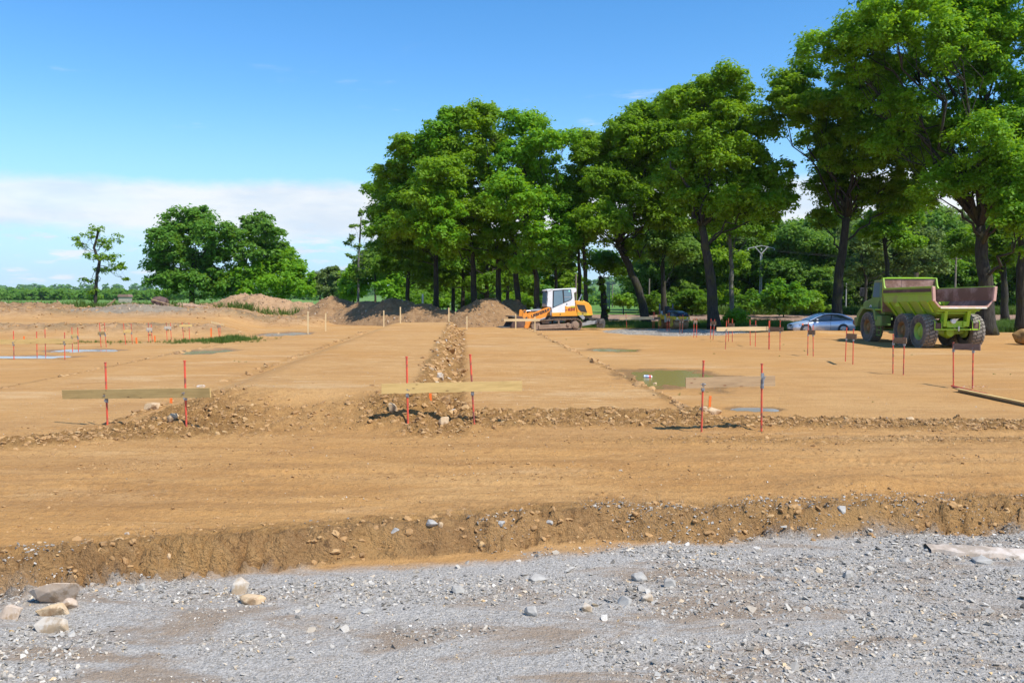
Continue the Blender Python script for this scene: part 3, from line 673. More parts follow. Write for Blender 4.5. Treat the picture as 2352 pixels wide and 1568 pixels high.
def heap(name, peaks, mat, label, seed, amp=0.16):
    """peaks: (x, y, rx, ry, h, rot)"""
    xs = [p[0] for p in peaks]; ys = [p[1] for p in peaks]; mr = max(max(p[2], p[3]) for p in peaks) + 1
    x0, x1, y0, y1 = min(xs) - mr, max(xs) + mr, min(ys) - mr, max(ys) + mr
    nx, ny = int(min(190, (x1 - x0) / .13)), int(min(90, (y1 - y0) / .16)); X, Y = np.meshgrid(np.linspace(x0, x1, nx), np.linspace(y0, y1, ny))
    Z = np.full(X.shape, -1.0)
    for px, py, rx, ry, h, a in peaks:
        dx, dy = X - px, Y - py; c, s = math.cos(a), math.sin(a); u = (dx * c + dy * s) / rx; v = (-dx * s + dy * c) / ry
        r = np.sqrt(u * u + v * v) + 0.10 * perlin(X * .5, Y * .5, seed) ; zz_ = h * (1.12 * (1 - r)) ; zz_ = np.where(zz_ > h * .86, h * .86 + (zz_ - h * .86) * .4, zz_)
        Z = np.maximum(Z, zz_)
    Z = Z + amp * billow(X * .8, Y * .8, 5, seed + 1, .6) * ss(Z, -.2, .5) + 0.12 * fbm(X * .35, Y * .35, 2, seed + 2)
    base = height(X, Y, None, False); cx, cy = (x0 + x1) / 2, (y0 + y1) / 2
    keepv = Z > -0.45
    hs_ = np.stack([X, Y, base + Z], -1)[Z > .1]; pick = RS.rand(len(hs_)) < .20; HEAPV.append((hs_[pick], mat))
    v = np.stack([X - cx, Y - cy, np.where(keepv, base + Z, base - .5)], -1).reshape(-1, 3)
    i = (np.arange(ny - 1)[:, None] * nx + np.arange(nx - 1)[None]).ravel(); fc = np.stack([i, i + 1, i + nx + 1, i + nx], 1)
    kv = keepv.ravel(); fc = fc[kv[fc].any(1)]
    used = np.unique(fc); remap = -np.ones(len(v), int); remap[used] = np.arange(len(used))
    o = link(name, mesh_np(name, v[used], remap[fc], mat, True)); o.location = (cx, cy, 0); return tag(o, label, 'soil heap')
def P2(px, Y): return (px - 1176) / F * Y
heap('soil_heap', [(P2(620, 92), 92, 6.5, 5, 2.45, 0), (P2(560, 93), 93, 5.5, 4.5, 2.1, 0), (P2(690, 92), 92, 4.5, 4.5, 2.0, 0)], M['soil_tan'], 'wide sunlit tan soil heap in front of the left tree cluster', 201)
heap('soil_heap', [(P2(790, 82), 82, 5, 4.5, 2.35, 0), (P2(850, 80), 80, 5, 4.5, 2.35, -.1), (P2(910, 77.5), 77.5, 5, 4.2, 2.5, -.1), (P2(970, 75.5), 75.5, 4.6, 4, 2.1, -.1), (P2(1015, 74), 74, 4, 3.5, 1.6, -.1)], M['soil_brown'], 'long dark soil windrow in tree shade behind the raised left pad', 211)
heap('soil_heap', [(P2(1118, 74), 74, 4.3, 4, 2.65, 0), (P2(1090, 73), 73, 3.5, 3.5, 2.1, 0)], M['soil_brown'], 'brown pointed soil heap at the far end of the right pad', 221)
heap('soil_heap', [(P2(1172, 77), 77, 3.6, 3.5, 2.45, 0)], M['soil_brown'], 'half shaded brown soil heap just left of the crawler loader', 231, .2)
heap('soil_heap', [(P2(x, 88), 88, 4.5, 2.6, .75, 0) for x in (300, 360, 420, 480)], M['soil_brown'], 'low ragged brown earth ridge with roots in front of the round tree', 241, .22)
heap('soil_heap', [(P2(x, 84), 84, 3.5, 2.0, .65, 0) for x in (20, 70, 115)], M['soil_brown'], 'low heap of roots and brush at the far left edge', 251, .3)
heap('soil_heap', [(P2(295, 71), 72.0, 4.6, 2.4, .35, 0)], soil_mat('grey_gravel_soil', (0.25, 0.195, 0.135), (0.32, 0.26, 0.185), (0.38, 0.32, 0.24)), 'low grey gravelly mound on the left bank near the lone thin tree', 261, .12)

hv = np.concatenate([h[0] for h in HEAPV if len(h[0])]); n = len(hv); s = 0.05 + .20 * RS.rand(n) ** 4
M['heap_clod'] = stone_mat('heap_clod', [(0, (0.22, 0.14, 0.08)), (0.5, (0.33, 0.22, 0.135)), (0.85, (0.44, 0.30, 0.18)), (1.0, (0.55, 0.45, 0.34))], 0.95)
hc = [proto('heap_clod_piece', lump_mesh('heap_clod_piece', 60 + i, 2, 0.5, M['heap_clod'])) for i in range(5)]
scatter('heap_clods', hc, hv + RS.normal(0, .06, hv.shape) * [1, 1, .3], RS.uniform(0, 6, (n, 3)), np.stack([s, s, s * .8], 1), RS.randint(0, 5, n), 'loose clods lying over the far soil heaps')
print('heap clods', n)
# ------------------------------------------------------------------ trees
TRI = [0]
def leaf_mesh(name, C, RAD, per, size, seed, mat, up=0.75, flat=0.62, wide=0.75, tri=False):
    rs = np.random.RandomState(seed); C = np.asarray(C, float); RAD = np.asarray(RAD, float)
    idx = np.repeat(np.arange(len(C)), per); n = len(idx)
    d = rs.normal(size=(n, 3)); d /= np.linalg.norm(d, axis=1, keepdims=True)
    d[:, 2] = np.where((d[:, 2] < -0.2) & (rs.rand(n) < .6), -d[:, 2], d[:, 2])
    r = rs.rand(n) ** 0.42 * np.where(rs.rand(n) < .14, rs.uniform(1.0, 1.55, n), 1.0); off = d * r[:, None] * RAD[idx][:, None]; off[:, 2] *= flat
    p = C[idx] + off
    nrm = d * 0.75 + np.array([0, 0, up]) + rs.normal(size=(n, 3)) * 0.5; nrm /= np.linalg.norm(nrm, axis=1, keepdims=True)
    a = np.cross(nrm, rs.normal(size=(n, 3))); a /= np.linalg.norm(a, axis=1, keepdims=True); b = np.cross(nrm, a)
    L = (size * rs.uniform(.65, 1.3, n))[:, None]; W = L * wide * 0.5; fold = nrm * L * 0.12
    if tri:
        v = np.stack([p - a * L * .45 + b * W, p + a * L * .62, p - a * L * .45 - b * W], 1).reshape(-1, 3); f = np.arange(n * 3).reshape(n, 3); TRI[0] += n
        return mesh_np(name, v, f, mat)
    v = np.stack([p - a * L / 2, p + b * W - fold, p + a * L / 2, p - b * W - fold], 1).reshape(-1, 3)
    f = np.arange(n * 4).reshape(n, 4); TRI[0] += n * 2
    me = mesh_np(name, v, f, mat); return me
def tube_np(mb, pts, rads, n=7): mb.tube(pts, rads, n, True)
def curve(a, b, bow, k, rs, jit=0.06):
    a, b = Vector(a), Vector(b); L = (b - a).length; out = []
    for i in range(k + 1):
        t = i / k; p = a.lerp(b, t) + Vector((0, 0, 1)) * bow * L * math.sin(math.pi * t)
        if 0 < i < k: p += Vector(rs.normal(0, jit * L / k, 3))
        out.append(p)
    return out
def tree(name, trunk, lobes, Y, seed, label, leaf='leaf', bk='bark', r0=0.4, dens=1.0, leafsize=None, clump=None, group=None, ydepth=None, per=None, limbs=True, ivy=None, cat='tree', forks=None, sub=0.8):
    """trunk: photo points (px, py) at distance Y, from the foot up; lobes: (px, py, rx, ry) in photo px; all become real 3-D volumes about the trunk."""
    rs = np.random.RandomState(seed)
    foot = at(trunk[0][0], trunk[0][1], Y); foot.z = gz(foot.x, foot.y) - 0.05
    tp = [foot] + [at(px, py, Y + rs.normal(0, .12)) for px, py in trunk[1:]]
    ls = leafsize or 0.235 * (Y / 55) ** 0.8 * (1.12 if Y >= 90 else 1); cr = (clump or 0.95 * (Y / 60) ** 0.3) * .9
    ctr = []; rad = []; lobew = []
    ydepth = ydepth or 1.0
    xm = sum(l[0] for l in lobes) / len(lobes)
    for k, lb_ in enumerate(lobes):
        px, py, rx, ry = lb_[:4]
        rxm, rym = rx / F * Y * 1.12, ry / F * Y * 1.2
        dy = rs.uniform(-1, 1) * ydepth * 3.0 * (0.4 + 0.6 * (k % 3)) * (0.6 if abs(px - xm) * Y / F > 6 else 1)
        if len(lb_) > 4: dy = lb_[4]
        c = at(px, py, Y + dy); rdm = (rxm + rym) / 2 * 1.1
        lobew.append((c, rxm, rdm, rym))
        nc = max(3, int(dens * 2.45 * (rxm * rym + rxm * rdm + rym * rdm) / (cr * cr)))
        for _ in range(nc):
            d = rs.normal(size=3); d /= np.linalg.norm(d); r = rs.rand() ** 0.45
            if d[2] < -0.3 and rs.rand() < .45: d[2] *= -1
            ctr.append((c.x + d[0] * r * rxm, c.y + d[1] * r * rdm, c.z + d[2] * r * rym)); rad.append(cr * rs.uniform(.40, 1.2))
    root = empty(name, foot, 0, label, cat, group)
    per = per or (92 if Y < 90 else 38)
    nleaf = per
    me = leaf_mesh('crown', np.array(ctr) - np.array(foot), rad, int(nleaf * 1.6), ls * .86, seed + 1, M[leaf], tri=True, flat=.7, wide=.85); link('crown', me, root)
    mb = MB(); n = len(tp); rr = [r0 * (1 - 0.42 * i / max(1, n - 1)) for i in range(n)]
    # dense trunk path with a flared foot and slight wander
    path = []; rads = []
    for i in range(n - 1):
        for j in range(5):
            t = j / 5; p = tp[i].lerp(tp[i + 1], t); path.append(p + Vector(rs.normal(0, r0 * .09, 3))); rads.append((rr[i] * (1 - t) + rr[i + 1] * t) * rs.uniform(.93, 1.08))
    path.append(tp[-1]); rads.append(rr[-1]); rads = [q * .88 for q in rads]; rads[0] *= 1.25; rads[1] *= 1.06
    path = [p - foot for p in path]; mb.tube(path, rads, 10)
    if limbs:
        C = np.array(ctr); top = tp[-1]
        for fk in (forks or []):
            pts = [at(px, py, Y + rs.normal(0, .4)) for px, py in fk]; pts = [top] + pts if (pts[0] - top).length > .3 else pts
            dense = []
            for i in range(len(pts) - 1): dense += curve(pts[i], pts[i + 1], 0, 4, rs, .3)[:-1]
            dense.append(pts[-1]); k = len(dense); mb.tube([p - foot for p in dense], [rr[-1] * .55 * (1 - .75 * i / k) for i in range(k)], 8)
        for (c, rx, rd, ry) in lobew:
            # leave the trunk at a height that suits the lobe
            t = min(1, max(0.45, (c.z - ry - foot.z) / max(.1, top.z - foot.z) * 0.85)); s0 = path[int(t * (len(path) - 1))] + foot
            target = c + Vector((0, 0, -ry * .3)); pts = curve(s0, target, 0.04, 7, rs, .25); rb = min(.16, rr[-1] * min(.42, .24 + .04 * rx))
            mb.tube([p - foot for p in pts], [rb * (1 - .72 * i / 7) for i in range(8)], 6)
            near = np.argsort(((C - np.array(target)) ** 2).sum(1) + rs.rand(len(C)) * 2)[:int(10 * sub)]
            for q in near:
                e = Vector(C[q]); s = pts[rs.randint(4, 8)]; pp = curve(s, e, .06, 3, rs, .3); mb.tube([p - foot for p in pp], [rb * .3, rb * .22, rb * .13, .015], 4, False)
    me = bpy.data.meshes.new('trunk'); me.from_pydata(mb.v, [], mb.f); me.materials.append(M[bk]); me.polygons.foreach_set('use_smooth', np.ones(len(me.polygons), bool)); link('trunk', me, root)
    if ivy:
        z0, z1, ir = ivy; cs = [(p.x, p.y, p.z) for p in path for _ in range(3) if z0 < p.z < z1]
        cs = np.array(cs) + rs.normal(0, ir * .5, (len(cs), 3)); link('ivy', leaf_mesh('ivy', cs, [ir] * len(cs), 40, ls * .7, seed + 9, M['leaf_y']), root)
    return root
T = tree
# the row of big oaks, near to far
T('oak_tree', [(2268, 765), (2262, 640), (2250, 520)], [(1950, 110, 95, 55), (2060, 60, 105, 60), (2180, 30, 110, 75), (2310, 60, 100, 80), (2250, 180, 95, 65), (2120, 170, 95, 60), (2320, 270, 85, 75), (2210, 300, 65, 50), (2330, 420, 80, 70), (2080, 255, 75, 40), (1990, 180, 75, 45), (2260, 430, 60, 40), (2160, 440, 50, 40), (2150, -70, 150, 70), (2330, -60, 120, 80), (2440, 160, 90, 100), (2450, 350, 90, 90), (2010, -20, 60, 40), (2000, 120, 60, 40), (2270, 90, 80, 50), (2180, 110, 70, 50), (2060, 330, 60, 40), (2340, 340, 60, 60), (2350, 520, 50, 50), (2200, 400, 55, 36, 0), (2300, 390, 60, 40, -3), (2250, 320, 60, 40, -3.5), (2160, 330, 50, 36, 2), (2330, 470, 50, 34, -3)], 56, 401,
  'giant oak rising out of the top right corner, trunk behind the dump truck', r0=.66, forks=[[(2215, 430), (2185, 330), (2150, 200)], [(2300, 400), (2320, 250), (2300, 100)]], ydepth=1.1, dens=.80)
T('oak_tree', [(1922, 742), (1926, 640), (1945, 500)], [(1830, 195, 60, 40), (1795, 250, 38, 40), (1880, 270, 75, 50), (1960, 250, 75, 50), (1895, 330, 55, 40), (1980, 340, 80, 50), (2070, 380, 80, 50), (1905, 430, 45, 50), (1960, 455, 65, 40), (2060, 460, 80, 40), (1975, 190, 60, 35), (2050, 300, 80, 50), (2120, 330, 55, 50), (1885, 510, 30, 22), (1930, 380, 60, 40), (2010, 240, 60, 40)], 66, 411,
  'tall oak with a dark bare trunk standing right behind the silver car', r0=.50, forks=[[(1960, 400), (1990, 300)], [(1925, 420), (1890, 300)]])
T('oak_tree', [(1640, 752), (1634, 640), (1612, 520)], [(1655, 195, 50, 32), (1700, 240, 45, 35), (1580, 240, 60, 38), (1640, 290, 80, 50), (1740, 305, 50, 38), (1690, 390, 80, 50), (1765, 420, 55, 45), (1570, 420, 70, 50), (1710, 475, 70, 38), (1610, 480, 65, 40), (1795, 470, 38, 28), (1650, 350, 80, 40), (1620, 225, 45, 30), (1600, 370, 60, 45)], 66, 421,
  'broad oak with a thick mossy trunk left of the silver car', 'leaf_y', r0=.56, ydepth=.7, forks=[[(1580, 430), (1540, 370)], [(1660, 440), (1700, 330)]])
T('oak_tree', [(1486, 745), (1468, 665), (1440, 600), (1420, 560)], [(1450, 305, 50, 35), (1400, 365, 60, 42), (1350, 365, 38, 32), (1325, 430, 42, 40), (1415, 450, 70, 48), (1375, 520, 60, 38), (1470, 510, 50, 38), (1315, 495, 35, 40), (1500, 420, 50, 45), (1450, 570, 40, 22), (1390, 430, 50, 40), (1480, 275, 50, 32), (1520, 260, 45, 32), (1435, 330, 60, 38), (1385, 345, 40, 28), (1300, 465, 38, 40), (1500, 330, 55, 45), (1450, 400, 65, 45), (1530, 480, 55, 35), (1345, 330, 30, 22), (1490, 320, 55, 40, 1), (1540, 490, 50, 35, 1), (1560, 270, 50, 35, 0), (1545, 340, 60, 45, 0), (1560, 420, 55, 45, 1)], 76, 431,
  'leaning oak over the small yellow roller', 'leaf', r0=.48, forks=[[(1470, 590), (1485, 560)]])
T('oak_tree', [(1681, 735), (1680, 640), (1676, 520)], [(1700, 510, 50, 30), (1740, 520, 45, 30), (1650, 500, 45, 30), (1690, 450, 50, 40)], 76, 441,
  'slim straight grey oak just right of the thick mossy trunk', 'leaf_d', r0=.28, bk='bark_grey', ivy=(0, 9, .12))
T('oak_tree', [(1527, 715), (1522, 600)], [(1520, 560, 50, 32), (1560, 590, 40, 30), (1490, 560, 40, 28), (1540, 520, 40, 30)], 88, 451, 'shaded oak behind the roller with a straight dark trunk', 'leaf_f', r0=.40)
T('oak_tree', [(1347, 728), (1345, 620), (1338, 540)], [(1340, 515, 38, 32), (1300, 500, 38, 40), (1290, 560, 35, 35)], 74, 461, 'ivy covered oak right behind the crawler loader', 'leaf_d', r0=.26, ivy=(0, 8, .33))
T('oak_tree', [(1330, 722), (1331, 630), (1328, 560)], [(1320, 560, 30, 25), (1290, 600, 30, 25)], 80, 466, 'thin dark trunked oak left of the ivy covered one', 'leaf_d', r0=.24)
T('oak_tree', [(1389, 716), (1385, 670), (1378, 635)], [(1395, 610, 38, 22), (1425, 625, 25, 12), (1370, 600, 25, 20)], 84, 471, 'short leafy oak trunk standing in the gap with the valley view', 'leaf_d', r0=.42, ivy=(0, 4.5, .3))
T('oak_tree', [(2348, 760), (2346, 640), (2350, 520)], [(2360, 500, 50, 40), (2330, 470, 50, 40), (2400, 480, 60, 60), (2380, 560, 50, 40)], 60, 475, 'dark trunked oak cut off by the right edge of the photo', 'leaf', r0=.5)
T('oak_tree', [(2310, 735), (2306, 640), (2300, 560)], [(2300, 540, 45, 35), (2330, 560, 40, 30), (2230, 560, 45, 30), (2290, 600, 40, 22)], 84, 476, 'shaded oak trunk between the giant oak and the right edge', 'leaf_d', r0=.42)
T('oak_tree', [(2036, 735), (2040, 620), (2030, 545)], [(2020, 530, 50, 30), (2085, 510, 50, 30), (2050, 480, 50, 30), (2080, 560, 30, 18)], 78, 477, 'slim forked oak between the silver car and the dump truck cab', 'leaf', r0=.30, forks=[[(2060, 560), (2085, 520)]])
T('willow_tree', [(1985, 722), (1990, 640), (1975, 600)], [(1975, 560, 45, 40), (2010, 600, 45, 40), (1960, 620, 40, 35), (2000, 530, 30, 22), (2110, 560, 50, 35), (2130, 600, 45, 35), (2080, 610, 40, 40)], 112, 478, 'pale olive tree with thin bare twigs behind the slim forked oak', 'leaf_g', r0=.25, dens=.7)
# big central group
T('oak_tree', [(1236, 735), (1232, 640), (1218, 560)], [(1190, 285, 40, 28), (1225, 290, 30, 28), (1255, 330, 40, 28), (1200, 370, 60, 42), (1250, 400, 42, 35), (1180, 450, 60, 42), (1235, 480, 50, 38), (1160, 530, 60, 38), (1240, 555, 40, 32), (1210, 610, 35, 20), (1294, 322, 18, 15), (1310, 318, 10, 8)], 75, 481,
  'oak nearest to the crawler loader cab in the central group', 'leaf', r0=.34, forks=[[(1210, 480), (1200, 380), (1250, 350), (1290, 330)]])
T('oak_tree', [(1195, 728), (1186, 640), (1182, 560)], [(1090, 275, 50, 30), (1120, 260, 28, 20), (1130, 335, 55, 38), (1065, 370, 60, 42), (1125, 430, 60, 42), (1100, 490, 55, 35), (1150, 590, 40, 25)], 78, 491,
  'tallest oak of the central group with its trunk bowed slightly left', 'leaf_y', r0=.36)
T('oak_tree', [(1146, 726), (1144, 620), (1142, 550)], [(1040, 285, 42, 28), (1000, 330, 50, 35), (965, 365, 52, 32), (1020, 430, 60, 40), (1080, 520, 60, 38), (1060, 580, 50, 30), (1030, 480, 45, 30, -6), (1010, 540, 45, 28, -6)], 79, 501,
  'straight oak of the central group behind the pointed soil heap', 'leaf', r0=.34, bk='bark')
T('oak_tree', [(1090, 722), (1088, 630), (1085, 560)], [(930, 350, 42, 28), (905, 405, 45, 32), (960, 440, 60, 42), (1000, 510, 60, 38), (900, 470, 40, 32), (985, 460, 50, 34, -6), (950, 520, 50, 30, -5), (1015, 400, 50, 34, -6), (1040, 560, 45, 26, -5)], 79, 511, 'oak on the left shoulder of the central group with pale foliage', 'leaf_y', r0=.38)
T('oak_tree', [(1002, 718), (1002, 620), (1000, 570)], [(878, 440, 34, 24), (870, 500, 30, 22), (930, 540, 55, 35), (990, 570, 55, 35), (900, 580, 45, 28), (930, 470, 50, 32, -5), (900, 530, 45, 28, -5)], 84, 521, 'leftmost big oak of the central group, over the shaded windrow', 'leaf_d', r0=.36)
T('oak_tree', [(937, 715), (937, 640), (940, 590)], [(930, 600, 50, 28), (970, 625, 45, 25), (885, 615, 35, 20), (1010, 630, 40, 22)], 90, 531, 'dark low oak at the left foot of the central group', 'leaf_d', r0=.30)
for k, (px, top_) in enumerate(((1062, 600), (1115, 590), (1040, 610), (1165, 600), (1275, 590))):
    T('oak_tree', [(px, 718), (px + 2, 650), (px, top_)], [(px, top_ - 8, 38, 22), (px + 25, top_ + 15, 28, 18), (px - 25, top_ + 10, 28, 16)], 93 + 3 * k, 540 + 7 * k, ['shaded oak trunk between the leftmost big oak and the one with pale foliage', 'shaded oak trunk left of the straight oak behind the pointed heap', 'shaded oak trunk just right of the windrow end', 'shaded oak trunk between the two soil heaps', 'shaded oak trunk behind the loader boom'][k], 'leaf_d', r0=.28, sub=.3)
# pole-like sparse tree and light thicket left of the group
T('birch_tree', [(822, 705), (824, 600), (829, 500)], [(815, 520, 9, 7), (838, 512, 8, 6), (806, 545, 8, 6), (845, 540, 10, 5), (808, 590, 10, 6), (838, 600, 12, 7), (828, 492, 5, 5), (815, 640, 14, 8), (850, 565, 8, 5), (800, 560, 7, 5), (822, 570, 8, 8), (830, 625, 14, 8)], 93, 601, 'thin pale pole-like tree with few leaves left of the central group', 'leaf_f', 'bark_grey', r0=.15, dens=.55, clump=.6, per=14, limbs=True)
for k, (px, py, rx, ry, Y, lf) in enumerate([(862, 600, 45, 45, 112, 'leaf_f'), (905, 650, 42, 35, 108, 'leaf'), (812, 640, 30, 38, 118, 'leaf_y'), (960, 660, 40, 26, 112, 'leaf_f'), (1030, 662, 40, 25, 112, 'leaf_d'), (1100, 665, 35, 25, 115, 'leaf'), (1200, 660, 40, 28, 118, 'leaf_y'), (1290, 640, 45, 45, 118, 'leaf_y'), (1255, 590, 40, 40, 122, 'leaf_f')]):
    T('young_tree', [(px, 706), (px, py + ry * .4)], [(px, py, rx * .75, ry * .7), (px - rx * .5, py + ry * .4, rx * .5, ry * .5), (px + rx * .5, py + ry * .35, rx * .5, ry * .5), (px + rx * .2, py - ry * .5, rx * .45, ry * .4), (px, py + ry * .8, rx * .8, ry * .35)], Y, 620 + k,
      ['young tree left of the dark oaks with light green foliage', 'low young tree under the left edge of the central group', 'bright young tree left of the thin pale pole-like tree', 'low bushy tree behind the shaded windrow', 'dark low tree behind the shaded windrow further right', 'low tree seen between trunks behind the pointed heap', 'bright low tree seen behind the heap beside the crawler loader', 'bright tree seen between the loader cab and the central group', 'hazy tall tree filling in behind the central group at right'][k], lf, r0=.2, sub=.4)
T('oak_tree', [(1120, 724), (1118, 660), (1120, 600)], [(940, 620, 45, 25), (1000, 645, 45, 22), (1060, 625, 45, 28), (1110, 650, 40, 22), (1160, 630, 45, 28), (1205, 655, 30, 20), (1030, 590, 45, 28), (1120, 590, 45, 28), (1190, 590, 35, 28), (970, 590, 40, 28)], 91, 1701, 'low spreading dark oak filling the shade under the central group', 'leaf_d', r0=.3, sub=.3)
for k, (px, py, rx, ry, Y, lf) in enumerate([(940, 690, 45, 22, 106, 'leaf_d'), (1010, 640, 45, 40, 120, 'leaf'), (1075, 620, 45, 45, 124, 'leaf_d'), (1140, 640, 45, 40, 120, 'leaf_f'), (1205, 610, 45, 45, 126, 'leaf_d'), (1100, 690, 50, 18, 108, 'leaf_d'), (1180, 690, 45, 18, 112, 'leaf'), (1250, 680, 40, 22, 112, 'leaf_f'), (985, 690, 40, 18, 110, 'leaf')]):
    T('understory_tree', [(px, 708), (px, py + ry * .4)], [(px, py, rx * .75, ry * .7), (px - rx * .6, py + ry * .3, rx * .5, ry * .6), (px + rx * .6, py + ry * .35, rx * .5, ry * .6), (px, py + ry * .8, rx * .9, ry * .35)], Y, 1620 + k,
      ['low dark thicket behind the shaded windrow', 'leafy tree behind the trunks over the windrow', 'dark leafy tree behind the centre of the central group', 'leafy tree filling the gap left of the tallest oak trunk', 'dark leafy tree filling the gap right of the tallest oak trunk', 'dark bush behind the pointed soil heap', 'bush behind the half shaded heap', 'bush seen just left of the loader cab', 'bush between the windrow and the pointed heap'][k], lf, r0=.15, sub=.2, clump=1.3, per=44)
# left clump
T('round_tree', [(440, 697), (442, 640), (445, 600)], [(430, 510, 50, 25), (455, 495, 30, 18), (375, 560, 38, 30), (410, 545, 50, 30), (490, 545, 45, 32), (420, 605, 65, 35), (370, 600, 38, 28), (510, 600, 48, 40), (450, 650, 85, 32), (535, 550, 25, 28), (520, 660, 50, 28), (385, 650, 40, 30)], 108, 641, 'large rounded dense tree left of centre in the left field', 'leaf_f', r0=.45, clump=1.25, dens=1.1, sub=.4)
T('oak_tree', [(597, 697), (597, 640), (596, 570)], [(590, 515, 34, 20), (618, 540, 32, 22), (572, 540, 24, 22), (600, 565, 42, 22), (640, 578, 32, 20), (585, 590, 36, 22), (625, 605, 40, 22)], 112, 651, 'airy tree with a visible trunk rising from the left clump', 'leaf_f', r0=.25, dens=.75, clump=1.0)
T('round_tree', [(640, 698), (640, 660)], [(645, 610, 48, 32), (680, 640, 32, 32), (600, 645, 42, 36), (698, 665, 18, 22), (560, 650, 38, 36), (640, 660, 70, 25)], 110, 661, 'low broad tree at the right side of the left clump', 'leaf', r0=.35, clump=1.15, sub=.4)
T('lone_tree', [(216, 697), (221, 650), (228, 600), (216, 570), (226, 530)], [(226, 530, 16, 10), (205, 541, 18, 8), (176, 552, 14, 8), (240, 553, 18, 10), (268, 546, 14, 9), (245, 592, 30, 9), (270, 612, 24, 10), (286, 642, 14, 6), (210, 592, 16, 9), (203, 648, 20, 7), (216, 670, 16, 9), (216, 688, 15, 8), (240, 626, 24, 9), (190, 570, 14, 8), (250, 570, 14, 8)], 98, 671, 'lone sparse tree with twisted bare limbs at the far left', 'leaf_y', r0=.25, dens=.42, clump=.62, per=17, leafsize=.30, ydepth=.6, sub=.9)
for k, (px, py, rx, ry) in enumerate([(735, 650, 22, 38), (765, 640, 22, 32), (790, 660, 20, 30)]):
    T('far_tree', [(px, 700), (px, py + 10)], [(px, py, rx, ry * .7), (px + 8, py + ry * .5, rx, ry * .5), (px - 8, py - ry * .2, rx * .6, ry * .4)], 190, 681 + k, ['pale distant tree just right of the left clump', 'second pale distant tree right of the left clump', 'distant tree beside the bright young tree'][k], 'leaf_g', r0=.25, clump=1.5, sub=.2)
# wood beyond the ploughed field: individual trees sharing four builds
protos = []
for k in range(5):
    rs = np.random.RandomState(700 + k); lob = [(1176 + rs.uniform(-45, 45), 560 + rs.uniform(-48, 55), rs.uniform(28, 42), rs.uniform(20, 32)) for _ in range(11)] + [(1176, 640, 70, 30), (1140, 610, 40, 30), (1212, 610, 40, 30), (1135, 680, 34, 24), (1215, 682, 34, 24), (1176, 675, 40, 26)]
    t = T('woodland_tree', [(1176, 708), (1180, 640), (1174, 590)], lob, 130, 710 + k, 'leafy green tree in the wood beyond the ploughed field', ('leaf', 'leaf_f', 'leaf_d', 'leaf_y', 'leaf_g')[k], r0=.30, clump=1.35, group='trees of the wood beyond the ploughed field', per=34, sub=.15)
    protos.append(t)
pos = []; rs = np.random.RandomState(77)
for px in list(range(1500, 2420, 44)): pos.append((px + rs.uniform(-10, 10), 131 + rs.uniform(-4, 4), rs.uniform(.80, 1.02)))
for px in list(range(1522, 2440, 52)): pos.append((px + rs.uniform(-10, 10), 152 + rs.uniform(-5, 5), rs.uniform(.95, 1.25)))
for i, (px, Y, s) in enumerate(pos):
    k = int(rs.randint(0, 5)) if not (1960 < px < 2060) else 4
    t = protos[i] if i < 5 else copy_tree(protos[k])
    x = P2(px, Y); t.location = (x, Y, gz(x, Y) - .05); t.rotation_euler.z = rs.uniform(0, 6.28); t.scale = (s * 1.0, s * 1.0, s)
kinds_ = ('fresh green', 'bluish green', 'dark green', 'yellow green', 'pale olive')
for i, o in enumerate(o_ for o_ in COL.objects if o_.name.startswith('woodland_tree')):
    row = 'front' if o.location.y < 141 else 'back'; side = 'left' if o.location.x < 48 else ('middle' if o.location.x < 72 else 'right')
    kc = next(k for k, p_ in enumerate(protos) if p_.children[0].data == o.children[0].data)
    o['label'] = '%s tree in the %s row of the wood beyond the ploughed field, %s stretch' % (kinds_[kc], row, side)
# shrubs along the field
sp = []
def shrub(px, py, rx, ry, Y, seed, label, leaf='leaf_d', name='shrub'):
    return T(name, [(px, 715), (px, py + ry * .5)], [(px - rx * .45, py + ry * .25, rx * .5, ry * .6), (px + rx * .45, py + ry * .25, rx * .5, ry * .6), (px, py, rx * .55, ry * .75), (px, py + ry * .55, rx * .95, ry * .4)], Y, seed, label, leaf, r0=.08, clump=.9, limbs=True, sub=.1, cat='shrub')
shrub(1800, 678, 62, 36, 104, 801, 'big round dark green shrub below the concrete power pole', 'leaf_d')
shrub(1720, 690, 40, 24, 112, 802, 'dark shrub left of the big round shrub')
shrub(1590, 690, 50, 26, 112, 803, 'dark shrub behind the mossy oak trunk to its left')
shrub(1865, 692, 38, 24, 112, 804, 'low shrub between the big round shrub and the tall bare trunk', 'leaf')
shrub(1432, 688, 22, 16, 118, 805, 'small bright shrub in the gap with the valley view', 'leaf_y')
shrub(1500, 695, 30, 22, 116, 806, 'small shrub behind the leaning oak')
shrub(1690, 730, 18, 12, 70, 807, 'bright young growth at the foot of the slim grey oak', 'leaf_y')
shrub(1310, 700, 28, 22, 110, 808, 'leafy shrub behind the loader cab', 'leaf_y')
print('leaf tris', TRI[0])
